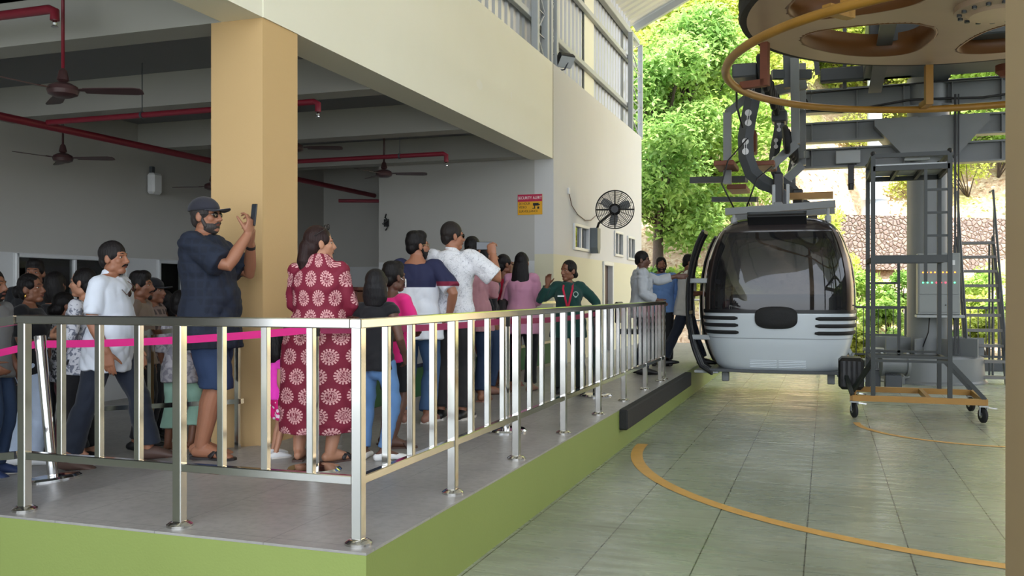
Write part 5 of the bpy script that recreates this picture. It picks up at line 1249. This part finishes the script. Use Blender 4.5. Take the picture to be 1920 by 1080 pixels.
                for y0, y1, zt in (((.055, .13, .066),) if sh[0] == 'slide' else ((.05, .125, .064), (.125, .05, .064))):
                    sr.tube([f(-.048, y0, .02), f(-.034, (y0*2+y1)/3, zt*.85), f(0, (y0+y1)/2, zt), f(.034, (y0+2*y1)/3, zt*.85), f(.048, y1, .02)], (.016*st, .005*st) if sh[0] != 'slide' else (.04*st, .005*st), 8, tuple(M@np.array([0, 1, 0])))
                sr.build('strap', sh[2], so, True)
    info = dict(r=r, S=S, arm=arm, leg=leg, hpt=hpt, HM=HM, hc=hc, nb=nb, st=st, hs=hs, U=U, spine=spine, pel=pel, rot=rz(math.radians(yaw-90)), org=np.array([X, Y, z0]), H=H, girth=girth, wd=wd)
    info['w'] = lambda q: info['rot']@np.asarray(q, float)+info['org']
    return info
def cap_on(F, m, brim=(0, .085, .035), name='cap'):
    hs = F['hs']; h = F['hpt']; HM = F['HM']; c = MB(); V = []; Fc = []; n = 28
    for i, (e, s) in enumerate(((-.12, 1.0), (.15, 1.0), (.45, .9), (.72, .69), (.9, .42), (.99, .12))):
        for k in range(n): a = 2*PI*k/n; V.append(h((.088*s*math.cos(a), -.016+.108*s*math.sin(a), .045+.088*e)))
    for i in range(5):
        for k in range(n): Fc.append((i*n+k, i*n+(k+1) % n, (i+1)*n+(k+1) % n, (i+1)*n+k))
    Fc.append(tuple(5*n+k for k in range(n)))
    o = link(name, MB().add(V, Fc).mesh(name), m, F['r'], True); o.modifiers.new('t', 'SOLIDIFY').thickness = .004
    V = []; Fb = []
    for j in range(6):
        for k in range(13):
            a = -1.05+2.1*k/12; t = j/5; V.append(h((.088*math.sin(a)*(1-.12*t), -.016+.106*math.cos(a)+t*.088*math.cos(a)**.5, .036+.012*math.cos(a*1.4)*t-.012*t*abs(math.sin(a))-.004*t)))
    for j in range(5):
        for k in range(12): Fb.append((j*13+k, j*13+k+1, (j+1)*13+k+1, (j+1)*13+k))
    b = link('brim', MB().add(V, Fb).mesh('brim'), m, o, True); b.modifiers.new('t', 'SOLIDIFY').thickness = .005
    return o
def phone(loc, dirup, face, label, m=None, w=.072, h=.150):
    up = nrm(dirup); fc = nrm(np.array(face)-up*np.dot(face, up)); x = np.cross(up, fc); M = np.stack([x, -fc, up], 1)
    r = empty('smartphone', loc, label, 'phone'); MB().box((0, 0, 0), (w, .009, h), M, .004).build('body', m or black, r)
    scr = mat('phone_screen', (60, 66, 74), .1); 
    MB().box(M@np.array((0, -.0052, 0)), (w-.008, .001, h-.012), M).build('screen', scr, r)
    MB().box(M@np.array((-.018, .0055, .052)), (.026, .003, .03), M).build('camera_bump', dgrey, r); return r
# ---------------------------------------------------------------- fabrics with patterns
t = NT('cloth_red_medallion', .75)
ang = t.ma('ARCTAN2', t.x, t.ma('MULTIPLY', t.y, -1)); uu = t.ma('DIVIDE', t.ma('MULTIPLY', ang, .235), .172); vv = t.ma('DIVIDE', t.z, .128)
row = t.ma('FLOOR', vv); uo = t.ma('ADD', uu, t.ma('MULTIPLY', t.ma('FRACT', t.ma('MULTIPLY', row, .5)), 1.0))
fu = t.ma('MULTIPLY', t.ma('SUBTRACT', t.ma('FRACT', uo), .5), .205); fv = t.ma('MULTIPLY', t.ma('SUBTRACT', t.ma('FRACT', vv), .5), .187)
rr_ = t.ma('SQRT', t.ma('ADD', t.ma('MULTIPLY', fu, fu), t.ma('MULTIPLY', fv, fv))); an = t.ma('ARCTAN2', fu, fv)
pet = t.step(t.ma('SINE', t.ma('MULTIPLY', an, 16)), -.35, .0)
ring1 = t.ma('MULTIPLY', t.ma('MULTIPLY', t.step(rr_, .056, .058), t.step(rr_, .079, .077)), pet)
ring2 = t.ma('MULTIPLY', t.step(rr_, .046, .048), t.step(rr_, .056, .054))
dots = t.ma('MULTIPLY', t.step(rr_, .046, .044), t.step(t.noise(120, 2), .44, .56))
f_ = t.ma('MINIMUM', t.ma('ADD', t.ma('ADD', ring1, ring2), t.ma('MULTIPLY', dots, .85)), 1)
t.color(t.mix(f_, lin((124, 22, 50)), lin((226, 172, 172)))); t.bump(t.noise(300), .08, .01); dress_m = t.m
t = NT('cloth_navy_white_tee', .8)
side = t.step(t.ma('ABSOLUTE', t.x), .185, .20)
zb_ = t.ma('ADD', 1.165, t.ma('MULTIPLY', side, .05))
navy = lin((32, 36, 70)); wht = lin((226, 230, 238)); mar = lin((122, 26, 56))
lowc = t.mix(t.ma('MULTIPLY', side, t.step(t.z, 1.175, 1.18)), wht, mar)
t.color(t.mix(t.step(t.ma('SUBTRACT', t.z, zb_), 0, .004), lowc, navy)); t.bump(t.noise(300), .08, .01); tee_m = t.m
t = NT('cloth_navy_check', .85)
ck = t.ma('MAXIMUM', t.step(t.ma('SINE', t.ma('MULTIPLY', t.x, 110)), .55, .75), t.ma('MAXIMUM', t.step(t.ma('SINE', t.ma('MULTIPLY', t.z, 110)), .55, .75), t.step(t.ma('SINE', t.ma('MULTIPLY', t.y, 110)), .55, .75)))
t.color(t.mix(t.ma('MULTIPLY', ck, .6), lin((23, 30, 46)), lin((30, 39, 58)))); t.bump(t.noise(300), .08, .01); check_m = t.m
t = NT('cloth_white_scribble', .8)
n_ = t.noise(9, 3, None, 1.5); ln_ = t.step(t.ma('ABSOLUTE', t.ma('SUBTRACT', n_, .5)), .012, .004)
n2_ = t.noise(14, 2, None, 2.5); ln2 = t.step(t.ma('ABSOLUTE', t.ma('SUBTRACT', n2_, .47)), .010, .003)
t.color(t.mix(t.ma('MULTIPLY', t.ma('MAXIMUM', ln_, ln2), .55), lin((226, 226, 230)), lin((90, 96, 110)))); t.bump(t.noise(300), .08, .01); scrib_m = t.m
def floral(name, base, spot, sc=26):
    t = NT(name, .8); n_ = t.noise(sc, 3, None, .8); t.color(t.mix(t.step(n_, .5, .54), lin(base), lin(spot))); t.bump(t.noise(300), .06, .01); return t.m
floral_w = floral('cloth_grey_floral', (208, 208, 216), (120, 124, 140)); floral_g = floral('cloth_pale_floral', (190, 186, 192), (150, 146, 156), 20); floral_d = floral('cloth_mono_floral', (190, 190, 194), (52, 52, 58), 32)
t = NT('cloth_pink_polka', .8); vd_ = t.voro(26); t.color(t.mix(t.step(vd_, .36, .32), lin((222, 20, 120)), lin((250, 226, 240)))); polka_m = t.m
t = NT('cloth_brown_plaid', .8); pl_ = t.ma('MAXIMUM', t.step(t.ma('SINE', t.ma('MULTIPLY', t.x, 90)), .4, .6), t.step(t.ma('SINE', t.ma('MULTIPLY', t.z, 90)), .4, .6)); t.color(t.mix(pl_, lin((70, 58, 56)), lin((128, 110, 104)))); plaid_m = t.m
def denim(name, rgb):
    t = NT('cloth_denim_'+name, .85); n1_ = t.noise(5, 5); n2_ = t.noise(240, 2); c_ = lin(rgb); t.color(t.mix(t.ma('ADD', t.ma('MULTIPLY', n1_, .75), t.ma('MULTIPLY', n2_, .3)), tuple(x*.68 for x in c_), tuple(x*1.35 for x in c_))); t.bump(n2_, .15, .008); return t.m
jean = denim('mid_blue', (88, 124, 170)); jean_d = denim('dark_blue', (44, 62, 92)); jean_s = denim('shorts_blue', (34, 52, 84)); jean_l = denim('light_wash', (186, 200, 222)); jean_m = denim('washed_blue', (66, 96, 136))
blk_c = cloth('black', (24, 24, 28)); navy_tr = cloth('navy_trousers', (34, 40, 54)); dk_tr = cloth('charcoal_trousers', (46, 44, 46)); white_c = cloth('white_polo', (222, 228, 240)); grey_c = cloth('mid_grey', (116, 116, 118))
pink_c = cloth('hot_pink', (232, 44, 130)); dusty = cloth('dusty_pink', (176, 126, 134)); rose = cloth('rose_pink', (196, 138, 164)); green_u = cloth('uniform_green', (22, 62, 56)); red_c = cloth('crimson', (178, 22, 56))
lgrey_s = cloth('pale_grey_shirt', (178, 182, 188)); blue_s = cloth('sky_blue_shirt', (104, 138, 192)); cream_s = cloth('cream_shirt', (206, 204, 200)); tan_s = cloth('taupe_shirt', (120, 104, 92)); magenta_c = cloth('magenta_top', (238, 62, 190)); mint = cloth('mint_green', (164, 204, 184))
capm = cloth('cap_dark_slate', (46, 46, 56)); sole_w = mat('pale_sole', (214, 208, 200), .6); white_sh = mat('white_shoe', (226, 226, 226), .5); tan_l = mat('tan_leather', (150, 108, 92), .5); brown_l = mat('brown_leather', (84, 62, 54), .55); dark_l = mat('dark_leather', (40, 34, 34), .5); brown_skirt = cloth('brown_print', (120, 78, 76))
SB = (126, 82, 60); SM = (160, 108, 82); SL = (186, 134, 106); SD = (96, 64, 50)
hang_fwd = lambda s: ((s*.02, .10, -.50), (s*.3, -1, 0), None, (0, 1, .1), 22)
cross = lambda s, z=-.27: ((-s*.16, .20, z), (s*1, -.3, -.6), (-s*.9, .35, .1), (0, .2, 1), 25)
# ---------------------------------------------------------------- the queue on the ramp, left
F1 = figure('bearded man in a grey tee shirt cut off by the left edge behind the belt', -16, 6.6, 500, 15, 'm', skin=SB, hair='short', beard='full', top=dict(m=grey_c, sleeve=.36), bottom=dict(m=jean_d), shoes=('shoe', mat('blue_shoe', (40, 56, 96), .6), sole_w), vox=.008, L=hang_fwd(-1), R=((.05, .14, -.42), (.3, -1, -.2), None, (0, .6, 1), 30))
F2 = figure('woman in a black tee and pale jeans looking up from her phone', 56, 7.2, 509, 22, 'f', skin=SB, hair='full+bun', bun=(0, -.118, -.02), bunr=(.05, .045, .055), top=dict(m=blk_c, sleeve=.40, off=.02), bottom=dict(m=jean_l, waist=.06, cut=.062), shoes=('flat', white_sh), fat=1.12, vox=.006, head=(-4, 4, 0),
            R=((-.04, .25, -.27), (.5, -1, -.3), (-.25, 1, .12), (-.4, 0, 1), 34), L=((.06, .24, -.29), (-.5, -1, -.3), (.2, 1, .1), (.4, 0, 1), 34), feet=((-.09, -.12, 0, 8), (.10, .10, 0, -8)))
F3 = figure('person in dark clothes whose black hair shows above the woman in black', 66, 8.6, 483, -60, 'm', skin=SB, hair='quiff', top=dict(m=blk_c), bottom=dict(m=blk_c), vox=.009)
F4 = figure('person in black seen from behind beside the woman in black', 103, 8.0, 505, 100, 'f', skin=SB, hair='full+bob', top=dict(m=blk_c, sleeve=.8), bottom=dict(m=blk_c), vox=.009, lod=0)
F5 = figure('short girl with a hair clip and black and white floral top', 120, 7.5, 544, 60, 'c', skin=SB, hair='full+bun', bun=(0, -.11, -.04), bunr=(.06, .05, .05), top=dict(m=floral_d, sleeve=.36), bottom=dict(m=cloth('maroon_skirt', (92, 28, 44))), vox=.009, lod=0)
F6 = figure('woman with a low ponytail and floral jacket looking to the left', 158, 7.15, 498, 196, 'f', skin=SL, hair='full+bun', bun=(0, -.135, -.02), bunr=(.035, .05, .045), top=dict(m=floral_w, sleeve=.75, off=.022, hem=-.1), bottom=dict(m=blk_c, cut=.075), shoes=('flat', dark_l), vox=.007, L=((-.02, .2, -.26), (-.6, -1, -.4), (.8, .5, .1), (0, .2, 1), 30), R=((.0, .2, -.26), (.6, -1, -.4), (-.8, .5, .1), (0, .2, 1), 30))
F7 = figure('moustached man in a white polo shirt and dark trousers stepping along the queue', 208, 6.5, 447, 14, 'm', skin=SM, hair='short', haircol=(36, 32, 32), beard='moustache', top=dict(m=white_c, sleeve=.40, off=.018, soff=.009, collar=True, hem=-.14, cuff=.014, amp=.008), bottom=dict(m=navy_tr, cut=.085, amp=.008), shoes=('shoe', brown_l), belly=.06, fat=1.08, vox=.0055, lean=(3, 0), hipy=-.02,
            R=((.05, .10, -.50), (.3, -1, 0), (-.05, .12, -1), (-.2, 1, 0), 16), L=hang_fwd(-1), feet=((-.10, .26, 0, 6), (.10, -.24, 0, -10)))
F8 = figure('man in a taupe shirt standing just behind the white polo man', 262, 7.5, 505, 24, 'm', skin=SB, hair='quiff', top=dict(m=tan_s, sleeve=.4), bottom=dict(m=blk_c), beard='goatee', vox=.008)
F9 = figure('man in a black cap farther back in the left queue', 287, 8.3, 518, 15, 'm', skin=SB, hair='short', top=dict(m=plaid_m, sleeve=.4), bottom=dict(m=blk_c), vox=.009); cap_on(F9, blk_c)
F10 = figure('dark-haired woman half hidden behind the plaid shirt man', 306, 8.9, 541, 200, 'f', skin=SB, hair='full+roll', top=dict(m=cloth('dark_maroon', (58, 30, 36)), sleeve=.5), bottom=dict(m=blk_c), vox=.009, lod=0, R=((0, .2, -.05), (.6, -.2, -1), (0, .2, 1), (-1, 0, 0), 40))
F11 = figure('woman in a pale floral tunic and mint trousers behind the cap man', 338, 7.1, 541, 95, 'f', skin=SB, hair='full', top=dict(m=floral_g, sleeve=.55, hem=-.12, off=.025), bottom=dict(m=mint, cut=.10, len=.80), shoes=('slide', tan_l, tan_l), vox=.009, lod=0)
# ---------------------------------------------------------------- man in the cap
F12 = figure('tall man in a dark cap filming the cabin with his phone', 392, 6.27, 361, 12, 'm', skin=SM, hair='short', haircol=(60, 54, 52), beard='full', beardcol=(70, 64, 62), glasses='dark', top=dict(m=check_m, sleeve=.43, off=.028, collar=True, hem=-.16, cuff=.03, soff=.02, amp=.008), bottom=dict(m=jean_s, len=.53, loose=.03, amp=.006), shoes=('flip', dark_l, dark_l),
             fat=1.12, belly=.05, vox=.005, dh=-.015, head=(-6, 2, 0), lean=(-3, 0), hipy=.0,
             R=((-.09, .33, .06), (.35, .5, -1), (-.15, .2, 1), (.9, -.2, .2), 42), L=((.10, .28, .01), (-.5, .2, -1), (.35, .35, 1), (-.9, -.3, .2), 42), feet=((-.10, -.08, 0, 10), (.11, .03, 0, -6)))
cap_on(F12, capm)
pw = F12['w']; fw = lambda F, v: F['rot']@np.array(v, float)
wrR = F12['arm'][1][2]; pp = pw(wrR+np.array([-.03, .03, .135])); 
phone(pp, fw(F12, (.0, .10, 1)), fw(F12, (.75, -.65, .1)), 'dark smartphone held up by the man in the cap')
a, e, w_ = F12['arm'][-1][:3]; wd_ = nrm(w_-e); MB().tube([w_-wd_*.035, w_-wd_*.012], [.034, .033], 18).build('wristwatch', dark_l, F12['r'], 40)
# sunglasses tucked in the polo collar
c7 = F7['w'](F7['spine'](.40, 0)+np.array([.03, .165, 0]))
r = empty('sunglasses', c7, 'dark sunglasses hooked on the front of the white polo shirt', 'sunglasses'); r.rotation_euler = (0, math.radians(35), math.radians(14-90))
for s in (-1, 1): MB().ell((s*.032, .006, 0), (.027, .006, .020), 14, 8).build('lens', mat('brown_lens', (52, 30, 30), .12), r, True)
MB().tube([(-.06, 0, .01), (0, .004, .012), (.06, 0, .01)], .004, 6).tube([(-.058, -.004, .01), (-.05, -.03, .05)], .003, 6).tube([(.058, -.004, .01), (.05, -.03, .05)], .003, 6).build('spectacle_frame', brown_l, r, True)
# phone of the woman in black
w2 = F2['w']((F2['arm'][1][2]+F2['arm'][-1][2])/2+np.array([.02, .10, .05])); phone(w2, fw(F2, (0, 1, .25)), fw(F2, (0, -.3, 1)), 'smartphone held flat by the woman in black', mat('phone_gold', (190, 178, 160), .3))
MB().tube([F2['w'](F2['nb']) - F2['org']*0 if False else (0, 0, 0), (0, 0, .001)], .0001, 3) if False else None
h = F2['hpt']; MB().ell(h((.080, -.01, -.062)), (.008, .008, .016), 8, 6).ell(h((-.080, -.01, -.062)), (.008, .008, .016), 8, 6).build('earring', mat('gold', (226, 180, 90), .2, 1), F2['r'], True)
# ---------------------------------------------------------------- woman in the red dress, child, girl, boy
F13 = figure('woman in a long maroon dress with pink medallions seen from behind', 598, 6.12, 418, 98, 'f', skin=SL, hair='full+roll', haircol=(46, 28, 26), top=dict(m=dress_m, sleeve=.80, off=.024, dress=.20, skirt=(.225, .285), name='dress', soff=.012, cuff=.018, amp=.006, neck=.485, vox=.010), shoes=('flip', brown_l, dark_l), fat=1.24, wd=1.08, vox=.006, head=(-52, 2, 0),
             L=cross(-1, -.30), R=cross(1, -.30), feet=((-.13, -.02, 0, 14), (.13, -.06, 0, -30)))
h = F13['hpt']; g_ = MB()
for s in (-1, 1): g_.tube([h((s*.035+.026*math.cos(q_), .055+.0*q_, .112+.02*math.sin(q_))) for q_ in np.linspace(0, 2*PI, 13)[:-1]], .003, 6, closed=True); g_.tube([h((s*.06, .055, .115)), h((s*.086, .0, .085)), h((s*.088, -.06, .05))], .003, 6)
g_.build('hair_sunglasses', dark_l, F13['r'], True)
F14 = figure('small child in a magenta top and pink polka shorts by the red dress', 519, 6.25, 618, 60, 'c', skin=SL, hair='full+bob', top=dict(m=magenta_c, sleeve=.16, hem=-.02), bottom=dict(m=polka_m, len=.40, loose=.03, name='shorts'), shoes=('shoe', white_sh, sole_w), vox=.006, lod=0, feet=((-.07, .02, 0, 5), (.07, -.03, 0, -5)))
F15 = figure('girl with a black bob, black top and blue jeans seen from behind', 705, 6.15, 500, 95, 'c', skin=SD, hair='full+bob', haircol=(28, 26, 28), top=dict(m=blk_c, sleeve=.10, hem=-.05), bottom=dict(m=jean, cut=.052), shoes=('flat', white_sh), vox=.006, lod=0, L=cross(-1), R=((.08, .12, -.42), (.4, -1, 0), None, (0, 1, 0), 22), feet=((-.08, .0, 0, 10), (.08, -.02, 0, -55)))
F16 = figure('child in a hot pink tee and black shorts with folded arms', 737, 6.7, 487, 72, 'c', skin=SD, hair='quiff', top=dict(m=pink_c, sleeve=.40, hem=-.08, cuff=.02), bottom=dict(m=blk_c, len=.45, loose=.03, name='shorts'), shoes=('slide', brown_l, brown_l), vox=.006, fat=1.05, L=cross(-1, -.32), R=cross(1, -.32), head=(-10, 0, 0), feet=((-.10, .02, 0, 10), (.10, -.08, 0, -40)))
h = F16['hpt']; m_ = MB(); m_.tube([h((-.05, .075, -.05)), h((-.02, .104, -.05)), h((.02, .104, -.05)), h((.05, .075, -.05))], (.004, .034), 8, (0, 1, 0)); m_.tube([h((.05, .075, -.035)), h((.074, .0, .0))], .0025, 5).tube([h((-.05, .075, -.035)), h((-.074, .0, .0))], .0025, 5).build('face_mask', white_sh, F16['r'], True)
# ---------------------------------------------------------------- right half of the queue
F17 = figure('bearded man in a navy and white tee shirt and jeans seen from behind', 782, 7.85, 430, 96, 'm', skin=SM, hair='quiff', beard='full', glasses='gold', top=dict(m=tee_m, sleeve=.44, off=.02, hem=-.12, cuff=.02, soff=.018, amp=.007), bottom=dict(m=jean_m, cut=.07), shoes=('shoe', tan_l, sole_w), fat=1.14, vox=.006, head=(-44, 2, 0), R=((.10, .06, -.42), (1, -.7, -.1), (-.6, .6, -.5), (0, .6, .6), 30), L=cross(-1, -.35))
F18 = figure('man in a white patterned shirt filming with his right arm raised', 848, 8.05, 412, 96, 'm', skin=SM, hair='short', haircol=(40, 34, 32), glasses='dark', top=dict(m=scrib_m, sleeve=.42, off=.02, collar=True, hem=-.06, cuff=.03, soff=.02, amp=.008), bottom=dict(m=dk_tr, cut=.085), shoes=('shoe', black, sole_w), vox=.006, head=(-50, 0, 0), R=((.14, .16, .03), (.9, .1, -1), (-.25, .1, 1), (-1, .2, .2), 45), L=((.10, .28, -.10), (-.5, .2, -1), (.5, .5, .6), (.5, 0, 1), 40))
w8 = F18['arm'][1][2]; phone(F18['w'](w8+np.array([-.085, .02, .085])), fw(F18, (1, .3, 0)), fw(F18, (.2, -1, .0)), 'smartphone held sideways by the man in the patterned white shirt')
F19 = figure('woman in a dusty pink sweater with a long ponytail and folded arms', 886, 9.4, 440, 98, 'f', skin=SM, hair='full+pony', hairlen=.42, top=dict(m=dusty, sleeve=.92, off=.022, hem=-.14, soff=.02), bottom=dict(m=jean_d, cut=.07), shoes=('slide', tan_l, tan_l), vox=.007, lod=0, fat=1.1, R=cross(1, -.26), L=cross(-1, -.26), head=(-6, 0, 0))
F20 = figure('dark-haired woman in black looking right past the raised phone', 914, 10.1, 456, 35, 'f', skin=SM, hair='full+long', hairlen=.3, top=dict(m=blk_c, sleeve=.9), bottom=dict(m=jean_d), shoes=('flat', tan_l), vox=.008)
F21 = figure('person in a crimson top and black trousers before the wooden cabinet', 945, 10.9, 474, 70, 'f', skin=SB, hair='full+bun', bun=(0, -.10, -.03), bunr=(.05, .04, .05), top=dict(m=red_c, sleeve=.5, hem=-.12), bottom=dict(m=brown_skirt, cut=.11, len=.9), shoes=('slide', tan_l, tan_l), vox=.008, lod=0, head=(-20, 0, 0))
F22 = figure('woman in a rose pink shirt with long loose black hair', 978, 10.35, 470, 96, 'f', skin=SM, hair='full+long', hairlen=.36, top=dict(m=rose, sleeve=.95, off=.022, hem=-.16, soff=.02), bottom=dict(m=blk_c, cut=.07), shoes=('flat', tan_l), fat=1.12, vox=.007, lod=0, R=cross(1, -.32), L=cross(-1, -.32))
r = empty('shoulder_bag', F22['w'](np.array([-.21, .0, .92])), 'small black shoulder bag hanging at the side of the woman in rose pink', 'bag', None, math.radians(6)); MB().box((0, 0, .02), (.10, .26, .22), None, .03).build('bag_body', dark_l, r)
MB().tube([(0, -.11, .12), (.04, -.10, .28), (.10, -.02, .42), (.05, .10, .28), (0, .11, .12)], (.012, .003), 6).build('strap', dusty, r)
F23 = figure('staff woman in a dark green uniform shirt facing the queue with a raised hand', 1066, 10.1, 485, 282, 'f', skin=SB, hair='full+bun', bun=(0, -.10, -.05), bunr=(.05, .03, .045), top=dict(m=green_u, sleeve=.93, off=.022, collar=True, hem=-.14, soff=.018, amp=.007), bottom=dict(m=cloth('green_black_trousers', (26, 36, 34)), cut=.085), shoes=('shoe', black), fat=1.16, vox=.0055, head=(-44, -3, 0),
             R=((.10, .14, .03), (.7, -.1, -1), (-.1, .25, 1), (-1, -.1, .1), 26), L=((-.20, .04, -.42), (-1, -.8, 0), (.35, .1, -1), (.3, 1, 0), 22), feet=((-.12, 0, 0, 14), (.12, .03, 0, -14)))
sp = F23['spine']; st_ = F23['st']; ly = MB(); gi = 1.16
fr_ = lambda x, t_, o_: sp(t_, 0)+np.array([x, o_, 0])*st_
ly.tube([fr_(-.055, .50, .05), fr_(-.06, .43, .155), fr_(-.03, .30, .185), fr_(0, .17, .165)], (.011, .0025), 8, (1, 0, 0)); ly.tube([fr_(.055, .50, .05), fr_(.06, .43, .155), fr_(.03, .30, .185), fr_(0, .17, .165)], (.011, .0025), 8, (1, 0, 0)); ly.build('lanyard', cloth('lanyard_red', (176, 28, 60)), F23['r'])
MB().box(fr_(.085, .335, .180), (.075, .006, .018), rx(.1), .002).build('name_badge', white_plastic, F23['r'])
bd = MB(); c0 = fr_(-.10, .36, .170); bd.tube([c0+np.array([.026*math.cos(a), -.008*abs(math.cos(a)), .026*math.sin(a)]) for a in np.linspace(0, 2*PI, 21)[:-1]], .0045, 6, closed=True); bd.ell(c0+(0, .0, -.03), (.014, .004, .010), 8, 6).build('round_badge', mat('pale_badge', (170, 190, 182), .5), F23['r'], True)
F24 = figure('man in a pale grey shirt stretching his arm towards the cabin door', 1203, 12.5, 468, 20, 'm', skin=SD, hair='short', top=dict(m=lgrey_s, sleeve=.88, off=.022, collar=True, hem=-.08, soff=.02), bottom=dict(m=navy_tr, cut=.08), shoes=('shoe', black), vox=.007, head=(-14, -6, 0), fat=1.08,
             L=((.05, .50, -.03), (-.6, 0, -1), (.1, 1, 0), (0, 0, 1), 14), R=((.02, .20, -.36), (.5, -1, 0), (0, .8, -.5), (0, .6, 1), 30))
MB().box(F24['spine'](.36, 0)+np.array([.075, .135, 0]), (.07, .008, .045), rz(-.5), .002).build('pocket_logo', cloth('navy_patch', (44, 54, 84)), F24['r'])
F25 = figure('bearded man in a sky blue shirt facing the camera beside the cabin', 1240, 14.0, 479, 284, 'm', skin=SB, hair='short', beard='full', top=dict(m=blue_s, sleeve=.88, off=.022, collar=True, hem=-.05, soff=.018), bottom=dict(m=blk_c, cut=.08), shoes=('shoe', black), vox=.007, fat=1.05)
F26 = figure('man in a cream shirt stepping from the platform into the cabin', 1292, 13.9, 475, 14, 'm', skin=SB, hair='quiff', top=dict(m=cream_s, sleeve=.44, off=.022, hem=-.10, cuff=.02, soff=.018), bottom=dict(m=navy_tr, cut=.075), shoes=('shoe', black), vox=.007, lean=(5, 0), head=(0, -8, 0), hipy=-.06,
             R=((-.06, .26, -.26), (.4, -1, -.3), (-.2, 1, 0), (-.4, 0, 1), 34), L=((.06, .28, -.26), (-.4, -1, -.3), (.2, 1, 0), (.4, 0, 1), 34), feet=((-.09, .24, 0.01, 0), (.09, -.36, 0, 0, -12)))
print('FIGURES', FIG)
